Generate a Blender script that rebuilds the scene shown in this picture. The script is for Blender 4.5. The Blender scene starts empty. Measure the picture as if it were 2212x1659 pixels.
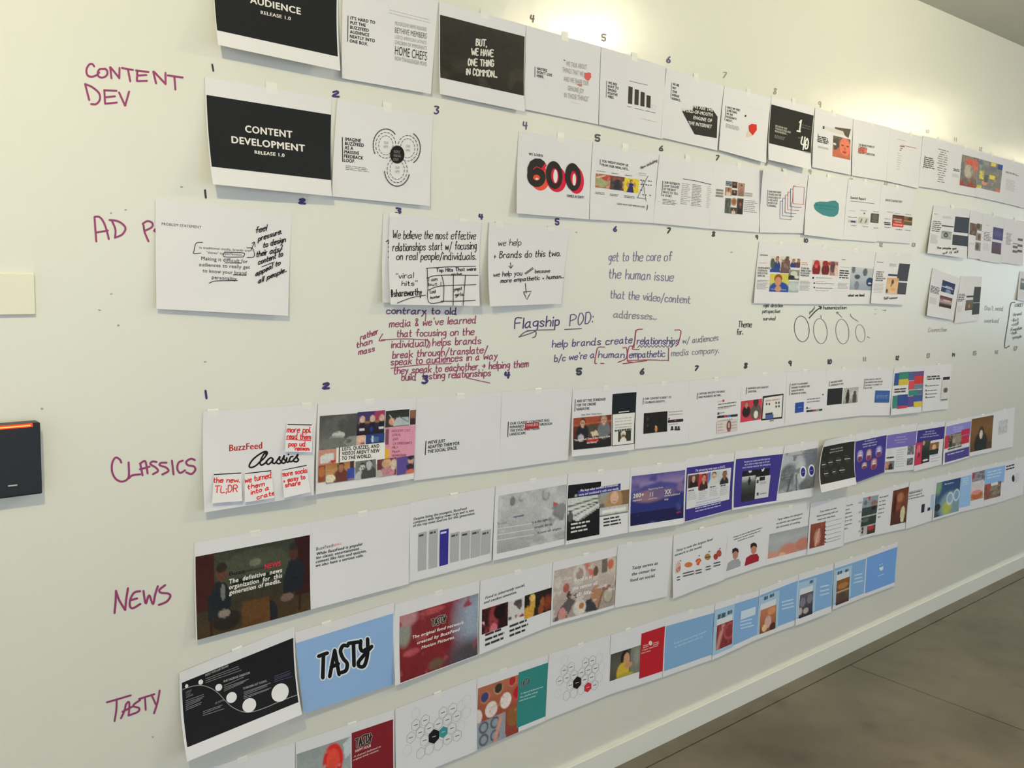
import bpy, math, random
import numpy as np

# ------------------------------------------------------------------ camera
SC = bpy.context.scene
COL = SC.collection
FPX = 2052.11
YAW, PITCH, ROLL = (math.radians(a) for a in (41.892, 7.9605, 2.2869))
CAM = np.array([0.0, -1.9492, 1.6831])
CEIL = 2.754
_cy, _sy, _cp, _sp = math.cos(YAW), math.sin(YAW), math.cos(PITCH), math.sin(PITCH)
FW = np.array([_sy*_cp, _cy*_cp, -_sp])
_r = np.array([_cy, -_sy, 0.0]); _u = np.cross(_r, FW)
RT = math.cos(ROLL)*_r + math.sin(ROLL)*_u
UP = -math.sin(ROLL)*_r + math.cos(ROLL)*_u
from mathutils import Matrix, Vector
cd = bpy.data.cameras.new('camera'); cam = bpy.data.objects.new('camera', cd); COL.objects.link(cam)
cd.sensor_fit = 'HORIZONTAL'; cd.sensor_width = 36.0; cd.lens = FPX/2212*36.0
cd.clip_start = 0.05; cd.clip_end = 100
m = Matrix.Identity(4)
for i in range(3):
    m[i][0] = RT[i]; m[i][1] = UP[i]; m[i][2] = -FW[i]; m[i][3] = CAM[i]
cam.matrix_world = m
SC.camera = cam

# ------------------------------------------------------------------ world, lights, exposure
SC.view_settings.view_transform = 'Standard'; SC.view_settings.look = 'None'
SC.view_settings.gamma = 1.0; SC.view_settings.use_curve_mapping = False
SC.view_settings.exposure = 0.56
w = bpy.data.worlds.new('daylight'); SC.world = w; w.use_nodes = True
bg = w.node_tree.nodes['Background']
bg.inputs['Color'].default_value = (0.79, 0.90, 1.0, 1); bg.inputs['Strength'].default_value = 0.80
LAMP_R = 0.038; LAMP_COL = (1.0, 0.91, 0.57); LAMP_Z = CEIL-0.07
LAMPS = [(-0.1, -1.45, 1.1), (3.36, -1.43, 0.76), (6.75, -1.6, 0.42), (10.1, -1.72, 0.3)]   # x, y, relative output; the glowing globes light the room
LAMP_E = 745.0

# added cool area lamp, imitating daylight from an unseen window far right
wl = bpy.data.lights.new('added_daylight_lamp', 'AREA'); wl.shape = 'RECTANGLE'; wl.size = 3.4; wl.size_y = 1.5; wl.energy = 8; wl.color = (0.70, 0.86, 1.0)
wo = bpy.data.objects.new('added_daylight_lamp', wl); COL.objects.link(wo); wo.location = (13.3, -2.2, 1.7)
wo.rotation_euler = (math.radians(90), 0, math.radians(90))

# ------------------------------------------------------------------ colour and materials
def lin(c):
    return c/12.92 if c <= 0.04045 else ((c+0.055)/1.055)**2.4
def rgb(h, k=1.18):
    h = h.lstrip('#')
    if len(h) == 3: h = ''.join(a+a for a in h)
    return tuple(min(0.9, lin(int(h[i:i+2], 16)/255)*k) for i in (0, 2, 4))
_M = {}
def mat(name, col, rough=0.6, spec=0.3, emis=None, es=0):
    key = (name, tuple(col), rough, emis)
    if key in _M: return _M[key]
    m = bpy.data.materials.new(name); m.use_nodes = True
    b = m.node_tree.nodes['Principled BSDF']
    b.inputs['Base Color'].default_value = (*col, 1); b.inputs['Roughness'].default_value = rough
    b.inputs['Specular IOR Level'].default_value = spec
    if emis: b.inputs['Emission Color'].default_value = (*emis, 1); b.inputs['Emission Strength'].default_value = es
    _M[key] = m
    return m
def nmat(name):
    m = bpy.data.materials.new(name); m.use_nodes = True
    return m, m.node_tree, m.node_tree.nodes['Principled BSDF']
def nd(nt, t, **kw):
    n = nt.nodes.new(t)
    for k, v in kw.items(): setattr(n, k, v)
    return n
def ink(h): return mat('ink', rgb(h), 0.6, 0.12)
def marker(h, k=1.1): return mat('marker_ink', rgb(h, k), 0.4, 0.4)

# glossy dry erase wall paint with an orange peel texture
WALLM, nt, b = nmat('dry_erase_wall_paint')
tc = nd(nt, 'ShaderNodeTexCoord'); L = nt.links
n1 = nd(nt, 'ShaderNodeTexNoise'); n1.inputs['Scale'].default_value = 2.2; n1.inputs['Detail'].default_value = 4
mx = nd(nt, 'ShaderNodeMix', data_type='RGBA')
mx.inputs[6].default_value = (0.77, 0.755, 0.69, 1); mx.inputs[7].default_value = (0.80, 0.785, 0.72, 1)
L.new(tc.outputs['Object'], n1.inputs['Vector']); L.new(n1.outputs['Fac'], mx.inputs[0]); L.new(mx.outputs[2], b.inputs['Base Color'])
b.inputs['Roughness'].default_value = 0.42; b.inputs['Specular IOR Level'].default_value = 0.35
b.inputs['Coat Weight'].default_value = 1.0; b.inputs['Coat Roughness'].default_value = 0.045
n2 = nd(nt, 'ShaderNodeTexNoise'); n2.inputs['Scale'].default_value = 95; n2.inputs['Detail'].default_value = 3
n3 = nd(nt, 'ShaderNodeTexNoise'); n3.inputs['Scale'].default_value = 330; n3.inputs['Detail'].default_value = 2
ad = nd(nt, 'ShaderNodeMath', operation='MULTIPLY_ADD'); ad.inputs[1].default_value = 0.55
bp = nd(nt, 'ShaderNodeBump'); bp.inputs['Strength'].default_value = 0.6; bp.inputs['Distance'].default_value = 0.0011
L.new(tc.outputs['Object'], n2.inputs['Vector']); L.new(tc.outputs['Object'], n3.inputs['Vector'])
L.new(n3.outputs['Fac'], ad.inputs[0]); L.new(n2.outputs['Fac'], ad.inputs[2]); L.new(ad.outputs[0], bp.inputs['Height'])
L.new(bp.outputs['Normal'], b.inputs['Coat Normal'])

PAPER, nt, b = nmat('printer_paper')
b.inputs['Base Color'].default_value = (0.80, 0.78, 0.83, 1); b.inputs['Roughness'].default_value = 0.75
b.inputs['Specular IOR Level'].default_value = 0.2
TAPE = mat('matte_tape', (0.84, 0.825, 0.81), 0.4, 0.3)

PRINT, nt, b = nmat('colour_print')
va = nd(nt, 'ShaderNodeVertexColor', layer_name='print'); nt.links.new(va.outputs['Color'], b.inputs['Base Color'])
b.inputs['Roughness'].default_value = 0.55; b.inputs['Specular IOR Level'].default_value = 0.12

# sealed concrete floor
CONC, nt, b = nmat('sealed_concrete'); L = nt.links
tc = nd(nt, 'ShaderNodeTexCoord')
a1 = nd(nt, 'ShaderNodeTexNoise'); a1.inputs['Scale'].default_value = 1.7; a1.inputs['Detail'].default_value = 8; a1.inputs['Roughness'].default_value = 0.6
cr = nd(nt, 'ShaderNodeValToRGB'); e = cr.color_ramp.elements
e[0].position = 0.32; e[0].color = (0.115, 0.095, 0.062, 1); e[1].position = 0.68; e[1].color = (0.235, 0.198, 0.142, 1)
a2 = nd(nt, 'ShaderNodeTexNoise'); a2.inputs['Scale'].default_value = 420; a2.inputs['Detail'].default_value = 3
mm = nd(nt, 'ShaderNodeMix', data_type='RGBA', blend_type='OVERLAY'); mm.inputs[0].default_value = 0.45
a3 = nd(nt, 'ShaderNodeTexNoise'); a3.inputs['Scale'].default_value = 7; a3.inputs['Detail'].default_value = 6
c3 = nd(nt, 'ShaderNodeValToRGB'); e = c3.color_ramp.elements
e[0].position = 0.60; e[0].color = (1, 1, 1, 1); e[1].position = 0.78; e[1].color = (0.55, 0.47, 0.38, 1)
m3 = nd(nt, 'ShaderNodeMix', data_type='RGBA', blend_type='MULTIPLY'); m3.inputs[0].default_value = 0.7
for t in (a1, a2, a3): L.new(tc.outputs['Object'], t.inputs['Vector'])
L.new(a1.outputs['Fac'], cr.inputs['Fac']); L.new(cr.outputs['Color'], mm.inputs[6]); L.new(a2.outputs['Fac'], mm.inputs[7])
L.new(a3.outputs['Fac'], c3.inputs['Fac']); L.new(mm.outputs[2], m3.inputs[6]); L.new(c3.outputs['Color'], m3.inputs[7])
L.new(m3.outputs[2], b.inputs['Base Color']); b.inputs['Roughness'].default_value = 0.42
b.inputs['Specular IOR Level'].default_value = 0.4
bb = nd(nt, 'ShaderNodeBump'); bb.inputs['Strength'].default_value = 0.25; bb.inputs['Distance'].default_value = 0.002
L.new(a2.outputs['Fac'], bb.inputs['Height']); L.new(bb.outputs['Normal'], b.inputs['Normal'])

# ------------------------------------------------------------------ mesh helpers
def new_obj(name, verts, faces, m, parent=None, label=None, kind=None, smooth=False):
    me = bpy.data.meshes.new(name)
    me.from_pydata([tuple(map(float, v)) for v in verts], [], faces); me.update()
    if smooth: me.polygons.foreach_set('use_smooth', [True]*len(me.polygons))
    if m: me.materials.append(m)
    o = bpy.data.objects.new(name, me); COL.objects.link(o)
    if parent: o.parent = parent
    if label: o['label'] = label
    if kind: o['kind'] = kind
    return o
def box(x0, x1, y0, y1, z0, z1, bev=0):
    if bev:
        import bmesh
        bm = bmesh.new(); bmesh.ops.create_cube(bm, size=1)
        for v in bm.verts:
            v.co = ((x0+x1)/2+v.co.x*(x1-x0), (y0+y1)/2+v.co.y*(y1-y0), (z0+z1)/2+v.co.z*(z1-z0))
        bmesh.ops.bevel(bm, geom=bm.edges[:], offset=bev, segments=3, affect='EDGES', profile=0.5)
        bm.verts.index_update()
        v = [tuple(a.co) for a in bm.verts]; f = [[a.index for a in p.verts] for p in bm.faces]; bm.free()
        return v, f
    v = [(x, y, z) for x in (x0, x1) for y in (y0, y1) for z in (z0, z1)]
    return v, [(0,1,3,2),(4,6,7,5),(0,4,5,1),(2,3,7,6),(0,2,6,4),(1,5,7,3)]
def lathe(prof, n=32, c=(0, 0, 0)):
    v = []; f = []
    for (r_, z) in prof:
        for k in range(n):
            a = 2*math.pi*k/n; v.append((c[0]+r_*math.cos(a), c[1]+r_*math.sin(a), c[2]+z))
    for i in range(len(prof)-1):
        for k in range(n):
            f.append((i*n+k, i*n+(k+1) % n, (i+1)*n+(k+1) % n, (i+1)*n+k))
    return v, f

# ------------------------------------------------------------------ photo points -> places on the wall
_T = [0.0, 0.0, 1.0]
def K(x0=0, y0=0, s=1.0): _T[:] = [x0, y0, s]      # the frame the next coordinates are read in
def P(pts):
    return np.asarray(pts, float).reshape(-1, 2)*_T[2] + np.array(_T[:2])
def on_wall(p, d=0.0):                              # p (N,2) -> (N,3) on the plane y = -d
    p = np.asarray(p, float).reshape(-1, 2)
    q = FPX*FW + np.outer(p[:, 0]-1106, RT) - np.outer(p[:, 1]-829.5, UP)
    d = np.broadcast_to(d, len(p))
    s = (-CAM[1]-d)/q[:, 1]
    return CAM + q*s[:, None]
def project(X):
    q = X-CAM; z = q@FW
    return np.stack([1106+FPX*(q@RT)/z, 829.5-FPX*(q@UP)/z], -1)

class Wall:
    def __init__(s, obj): s.o = obj; s.org = np.zeros(3); s.n = 0; s.step = 0.0
    def map(s, p, eps): return on_wall(p, 0.0005+eps)
    def e(s): s.n += 1; return (s.n % 3)*0.0001
RND = random.Random(5)
SHEETS = []
class Sheet:
    """a hanging sheet: four corners on the wall plane, lifted towards the bottom"""
    def __init__(s, TL, TR, BR, BL, label, lift=(0.006, 0.006), top=(0, 0), base=None, pw=2.0, wav=0.0012, name='printed_sheet', cat='paper', group=None, nu=16, tape=(0.5,), on=None, thick=0.00025):
        c = P([TL, TR, BR or TR, BL or TL])
        b0 = (0.0012+0.0006*(len(SHEETS) % 3)) if base is None else base
        s.b = b0; s.lift = lift; s.top = top; s.pw = pw; s.wav = wav
        s.ph = RND.random()*6; s.n = 0; s.on = on
        s.c = [on_wall(c[0], b0+top[0])[0], on_wall(c[1], b0+top[1])[0], on_wall(c[2], b0+lift[1])[0], on_wall(c[3], b0+lift[0])[0]]
        for i_, j_, g_ in ((2, 1, BR), (3, 0, BL)):
            if g_ is None: s.c[i_] = s.c[j_].copy(); s.c[i_][2] -= 0.2155
        s.org = s.c[0].copy(); s.org[1] = 0
        n = nu; nv = nu-2
        g = np.array([(i/n, j/nv) for j in range(nv+1) for i in range(n+1)])
        front = s.p3(g[:, 0], g[:, 1], 0); back = s.p3(g[:, 0], g[:, 1], -thick)
        V = np.vstack([front, back])-s.org
        F = []; N = len(g); w1 = n+1
        for j in range(nv):
            for i in range(n):
                a = j*w1+i; F.append((a, a+w1, a+w1+1, a+1)); F.append((N+a, N+a+1, N+a+w1+1, N+a+w1))
        loop = [i for i in range(n)]+[j*w1+n for j in range(nv)]+[nv*w1+i for i in range(n, 0, -1)]+[j*w1 for j in range(nv, 0, -1)]
        V = np.vstack([V, front[loop]-s.org, back[loop]-s.org]); q = len(loop)
        F += [(2*N+k, 2*N+(k+1) % q, 2*N+q+(k+1) % q, 2*N+q+k) for k in range(q)]
        s.o = new_obj(name, V, F, PAPER, smooth=False)
        s.o.data.polygons.foreach_set('use_smooth', [k < 2*n*nv for k in range(len(F))])
        s.o.location = s.org
        s.o['label'] = label; s.o['category'] = cat
        if group: s.o['group'] = group
        SHEETS.append(s)
        for t in tape:
            hw = 0.045; ys = (-0.06 if group and ('top' in group or 'second' in group) else -0.018, 0.055)
            uu = np.array([t-hw, t+hw, t+hw+0.004, t-hw+0.004]); vv = np.array([ys[0], ys[0], ys[1], ys[1]])
            X = s.p3(uu, np.maximum(vv, 0), 0.0003); X[:, 2] -= np.minimum(vv, 0)*0.216; X[:2, 1] = -0.0006
            mid = s.p3(uu[2:][::-1]*0+np.array([t-hw, t+hw]), np.zeros(2), 0.0004)
            VV = np.vstack([X[:2], mid[::1], X[2:]]); 
            VV = np.array([VV[0], VV[1], VV[3], VV[2], VV[4], VV[5]])
            new_obj('tape', VV-s.org, [(0, 3, 2, 1), (3, 5, 4, 2)], TAPE, s.o)
    def d(s, u, v):
        l = s.lift[0]*(1-u)+s.lift[1]*u; t = s.top[0]*(1-u)**2+s.top[1]*u**2
        fade = np.clip(v*3, 0, 1)
        return s.b + l*np.clip(v, 0, 1.2)**s.pw + t*np.clip(1-v, 0, 1)**2 + s.wav*fade*(0.5+0.5*np.sin(5.1*u+2.3*v+s.ph)*np.sin(3.3*v+s.ph*2+1.7*u))
    def p3(s, u, v, eps):
        u = np.asarray(u, float); v = np.asarray(v, float)
        a, b, c, d = s.c
        X = (a[None]*((1-u)*(1-v))[:, None]+b[None]*(u*(1-v))[:, None]+c[None]*(u*v)[:, None]+d[None]*((1-u)*v)[:, None])
        X[:, 1] = -(s.d(u, v)+eps)
        return X
    def uv(s, p):                                   # P()-space points -> uv, Newton
        p = np.asarray(p, float).reshape(-1, 2)
        u = np.full(len(p), .5); v = np.full(len(p), .5); h = 1e-3
        for _ in range(9):
            q = project(s.p3(u, v, 0)); qu = (project(s.p3(u+h, v, 0))-q)/h; qv = (project(s.p3(u, v+h, 0))-q)/h
            r = p-q; det = qu[:, 0]*qv[:, 1]-qu[:, 1]*qv[:, 0]
            du = (r[:, 0]*qv[:, 1]-r[:, 1]*qv[:, 0])/det; dv = (qu[:, 0]*r[:, 1]-qu[:, 1]*r[:, 0])/det
            u = np.clip(u+np.clip(du, -.6, .6), -.3, 1.3); v = np.clip(v+np.clip(dv, -.6, .6), -.3, 1.3)
        return u, v
    def e(s): s.n += 1; return 0.0003+0.0001*s.n
    def map(s, p, eps):
        u, v = s.uv(p); return s.p3(np.clip(u, 0, 1), np.clip(v, 0, 1), eps)

def put(S, name, pts, faces, m, label=None, de=0.0):
    X = S.map(pts, S.e()+de)-S.org
    return new_obj(name, X, faces, m, S.o, label)

def rect(S, x0, y0, x1, y1, c, name='printed_block', label=None, m=None):
    """uv-aligned block, TL and BR given"""
    u, v = S.uv(P([(x0, y0), (x1, y1)]))
    n = 24 if (v[1]-v[0]) > .4 else 10
    U = np.linspace(u[0], u[1], n); V = np.linspace(v[0], v[1], n)
    uu, vv = np.meshgrid(U, V); X = S.p3(np.clip(uu.ravel(), 0, 1), np.clip(vv.ravel(), 0, 1), S.e())-S.org
    F = [(j*n+i, (j+1)*n+i, (j+1)*n+i+1, j*n+i+1) for j in range(n-1) for i in range(n-1)]
    o = new_obj(name, X, F, m or ink(c), S.o, label, smooth=True)
    return o
def poly(S, pts, c, name='printed_shape', label=None):
    p = P(pts); q = []
    for i in range(len(p)):
        a, b = p[i], p[(i+1) % len(p)]; k = max(1, int(np.hypot(*(b-a))/12)); q += [a+(b-a)*t/k for t in range(k)]
    q = np.array(q); n = len(q); c0 = q.mean(0); R_ = max(2, min(6, int(np.hypot(*(q-c0).T).max()/10)))
    V = np.vstack([c0+(q-c0)*(1-k/R_) for k in range(R_)]+[c0[None]])
    F = [(k*n+i, k*n+(i+1) % n, (k+1)*n+(i+1) % n, (k+1)*n+i) for k in range(R_-1) for i in range(n)]
    F += [((R_-1)*n+i, (R_-1)*n+(i+1) % n, R_*n) for i in range(n)]
    return put(S, name, V, F, ink(c), label)
def ell(cx, cy, rx, ry, n=28, a0=0.0, skew=0.0):
    return [(cx+rx*math.cos(2*math.pi*k/n+a0)+skew*ry*math.sin(2*math.pi*k/n), cy+ry*math.sin(2*math.pi*k/n+a0)) for k in range(n)]

# ---- typeset text (default vector font)
_TX = {}
def glyphs(t, bold):
    k = (t, bold)
    if k not in _TX:
        c = bpy.data.curves.new('t', 'FONT'); c.body = t; c.offset = 0.0; c.resolution_u = 3
        c.space_character = 1.03+bold*1.6
        o = bpy.data.objects.new('t', c); me = o.to_mesh()
        v = np.array([tuple(q.co)[:2] for q in me.vertices]).reshape(-1, 2); f = [tuple(p.vertices) for p in me.polygons]
        o.to_mesh_clear(); bpy.data.objects.remove(o); bpy.data.curves.remove(c)
        if bold > .02:                               # heavier weight: struck several times, slightly apart
            n = len(v); e_ = bold*0.8
            sh = [(-e_, 0), (e_, 0), (0, e_*.7), (0, -e_*.7), (0, 0)] if bold > .035 else [(-e_, 0), (e_, 0)]
            f = [tuple(q+n*k_ for q in p) for k_ in range(len(sh)) for p in f]; v = np.vstack([v+np.array(q) for q in sh])
        _TX[k] = (v, f, v[:, 0].min() if len(v) else 0, v[:, 0].max() if len(v) else 0)
    return _TX[k]
def vdir(S, p, h):
    """image vector of 'up' of length h (in current frame units) at pixel p"""
    h = h*_T[2]
    if isinstance(S, Wall):
        a = on_wall(p)[0]; b = a.copy(); b[2] += 0.02
        q = project(np.array([a, b])); d = q[1]-q[0]
    else:
        u, v = S.uv(p); a = project(S.p3(u, v, 0))[0]; b = project(S.p3(u, v-0.05, 0))[0]; d = b-a
    return d/np.hypot(*d)*h
def para(S, lines, x0, y0, x1, y1, h, lead, c='#1c1c1c', bold=0.03, align='l', name='printed_text', label=None, up=None):
    """first baseline from (x0,y0) to (x1,y1); the longest line fills it"""
    g = [glyphs(t, bold) for t in lines]
    W = max(q[3]-q[2] for q in g)
    a, b = P([(x0, y0), (x1, y1)]); dx = b-a
    vu = vdir(S, (a+b)/2, h) if up is None else np.array(up)*_T[2]
    vl = -vu/np.hypot(*vu)*lead*_T[2]
    V = []; F = []; n = 0; DE = []; ns = 5 if bold > .035 else 2 if bold > .02 else 1
    for i, (v, f, lo, hi) in enumerate(g):
        DE += [k_*0.000015 for k_ in range(ns) for _ in range(len(v)//ns)]
        off = {'l': 0, 'c': (W-(hi-lo))/2, 'r': W-(hi-lo)}[align]
        X = (v[:, 0]-lo+off)/W; Y = v[:, 1]/0.711
        V.append(a+vl*i+np.outer(X, dx)+np.outer(Y, vu)); F += [tuple(k+n for k in p) for p in f]; n += len(v)
    return put(S, name, np.vstack(V), F, ink(c), label, np.array(DE))
def greek(S, x0, y0, x1, y1, n, c='#777777', fill=0.5, rag=0.25, words=5, name='printed_small_text', align='l', seed=None):
    """small print too small to read: rows of word-long dashes in the block TL-BR"""
    u, v = S.uv(P([(x0, y0), (x1, y1)])); R = random.Random(seed if seed is not None else int(x0*7+y0*3))
    V = []; F = []; dv = (v[1]-v[0])/n; W = u[1]-u[0]
    for i in range(n):
        wl = W*(1-R.random()*rag); st = u[0]+(0 if align == 'l' else (W-wl)/2 if align == 'c' else W-wl); x = st
        va = v[0]+dv*(i+(1-fill)/2); vb = va+dv*fill
        while x < st+wl-1e-6:
            ln = W/words*(0.5+R.random()*0.9); xe = min(x+ln, st+wl); k = len(V)
            V += [(x, va), (x, vb), (xe, vb), (xe, va)]; F.append((k, k+1, k+2, k+3)); x = xe+W/words*0.16
    V = np.array(V)
    X = S.p3(np.clip(V[:, 0], 0, 1), np.clip(V[:, 1], 0, 1), S.e())-S.org
    return new_obj(name, X, F, ink(c), S.o, kind='stuff')

# ---- strokes
def smooth_line(p, n=5):
    p = np.asarray(p, float)
    if len(p) < 3: return p
    q = np.vstack([2*p[0]-p[1], p, 2*p[-1]-p[-2]]); out = []
    for i in range(1, len(q)-2):
        for k in range(n):
            t = k/n; a, b, c, d = q[i-1:i+3]
            out.append(0.5*((2*b)+(c-a)*t+(2*a-5*b+4*c-d)*t*t+(3*b-a-3*c+d)*t**3))
    out.append(p[-1]); return np.array(out)
def ribbon(lines, w, taper=0.75):
    V = []; F = []; ribbon.de = []
    for li, p in enumerate(lines):
        p = np.asarray(p, float)
        if len(p) == 1: p = np.array([p[0], p[0]+[0.01, 0.01]])
        t = np.gradient(p, axis=0); l = np.hypot(t[:, 0], t[:, 1])+1e-9; nrm = np.stack([-t[:, 1]/l, t[:, 0]/l], -1)
        ww = np.full(len(p), w/2.0); tt = t/l[:, None]
        # rounded ends
        p = np.vstack([p[0]-tt[0]*w*0.42, p, p[-1]+tt[-1]*w*0.42]); nrm = np.vstack([nrm[0], nrm, nrm[-1]])
        ww = np.concatenate([[w*0.2], ww, [w*0.2]])
        k = len(V)
        for a, b, c in zip(p, nrm, ww): V += [a+b*c, a-b*c]; ribbon.de += [(li % 5)*0.00003+(len(V)-k)*4e-7]*2
        F += [(k+2*i, k+2*i+1, k+2*i+3, k+2*i+2) for i in range(len(p)-1)]
    return np.array(V), F
def dense(p, d=9):
    q = []
    for a, b in zip(p[:-1], p[1:]):
        k = max(1, int(np.hypot(*(b-a))/d)); q += [a+(b-a)*t/k for t in range(k)]
    return np.array(q+[p[-1]])
def strokes(S, lines, w, c, name='handwriting', label=None, sm=True, mark=True, k=1.2):
    L_ = [dense(smooth_line(P(l)) if sm else P(l)) for l in lines]
    V, F = ribbon(L_, w*_T[2])
    o = put(S, name, V, F, marker(c, k) if mark else ink(c), label, np.array(ribbon.de))
    if name == 'printed_small_text': o['kind'] = 'stuff'
    return o

FONT = dict(a='45 25 03 01 10 20 42/45 41 50', b='09 00/03 25 44 42 30 10 01', c='44 25 04 01 10 30 41', d='44 25 04 01 20 41/49 40 50',
 e='03 43 45 25 04 01 10 30 41', f='48 39 28 20/05 45', g='45 25 04 02 11 31 44/45 4a 3c 1c', h='09 00/03 25 44 40', i='05 00/07 08',
 j='25 2b 1c/27 28', k='09 00/45 02/13 40', l='09 00', m='05 00/03 15 35 30/33 45 65 60', n='05 00/03 25 44 40', o='25 04 01 20 41 44 25',
 p='05 0c/04 25 44 41 20 01', q='44 25 04 01 20 42/45 4c', r='05 00/03 15 35', s='44 25 04 13 32 41 20 01', t='18 11 20 30/05 35',
 u='05 01 10 30 42/45 40', v='05 20 45', w='05 10 34 50 65', x='05 40/45 00', y='05 22 31/45 1b 0c', z='05 45 00 40',
 A='00 39 60/13 53', B='00 09/09 39 48 36 05/05 35 53 41 20 00', C='57 39 19 05 02 10 30 52', D='00 09/09 39 56 53 30 00', E='59 09 00 50/05 45',
 F='59 09 00/05 45', G='57 39 19 05 02 10 30 52 54 34', H='09 00/59 50/05 55', I='09 00', L='09 00 50', M='00 09 35 69 60', N='00 09 50 59',
 O='39 19 05 03 10 30 53 56 39', P='00 09/09 39 57 45 04', R='00 09/09 39 57 45 04/25 50', S='58 39 18 06 35 53 41 20 01', T='09 69/39 30',
 U='09 02 10 40 52 59', V='09 30 69', W='09 20 46 60 89', X='09 60/69 00', Y='09 35 69/35 30')
FONT.update({'1': '09 10', '2': '07 29 38 36 00 40', '3': '09 39 48 25 44 42 20 01', '4': '08 04 44/38 30', '5': '49 09 05 35 43 41 20 01',
 '6': '39 04 01 20 41 34 04', '7': '09 49 10', '8': '48 29 08 25 42 20 01 25 48', '9': '46 24 07 29 47 40', '0': '29 06 02 20 42 46 29',
 "'": '19 17', '"': '09 07/29 27', '/': '0b 49', '(': '29 06 02 2b', ')': '09 26 22 0b', '[': '29 09 0a 2a', ']': '09 29 2a 0a', '.': '00 01',
 ',': '00 0b', ':': '00 01/04 05', ';': '01 0b/04 05', '+': '14 10/02 32', '#': '19 10/39 30/06 56/03 53', '-': '04 34', '>': '04 54/36 54 32',
 '!': '09 03/00 01', '&': '40 08 29 37 02 10 42'})
YS = 'dcba0123456789'
def hand_lines(t, R, jit=0.25):
    out = []; x = 0.0
    for ch in t:
        if ch == ' ': x += 4.5; continue
        g = FONT.get(ch) or FONT.get(ch.lower()) or FONT['-']
        mxx = 0; dy = (R.random()-.5)*jit*2; sc = 1+(R.random()-.5)*0.25
        for st in g.split('/'):
            pts = []
            for tk in st.split():
                px_, py_ = int(tk[0]), YS.index(tk[1])-4; mxx = max(mxx, px_)
                pts.append((x+px_*sc+(R.random()-.5)*jit+py_*0.06, py_+dy+(R.random()-.5)*jit))
            out.append(np.array(pts))
        x += mxx*sc+2.0
    return out, x-2.0
def hand(S, t, x0, y0, x1, y1, h, w, c, up=None, name='handwriting', label=None, seed=None, mark=True, k=1.2):
    """handwritten line: baseline (x0,y0)-(x1,y1), capital height h"""
    R = random.Random(seed if seed is not None else hash_(t)+int(x0))
    texts = [t] if isinstance(t, str) else t
    ls, W = hand_lines(t, R)
    a, b = P([(x0, y0), (x1, y1)]); vu = vdir(S, (a+b)/2, h) if up is None else np.array(up, float)*_T[2]
    lines = [smooth_line(a+np.outer(q[:, 0]/W, b-a)+np.outer(q[:, 1]/9, vu), 3) for q in ls]
    V, F = ribbon(lines, w*_T[2])
    return put(S, name, V, F, marker(c, k) if mark else ink(c), label, np.array(ribbon.de))
def hash_(t):
    r = 7
    for ch in t: r = (r*31+ord(ch)) % 99991
    return r

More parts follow.
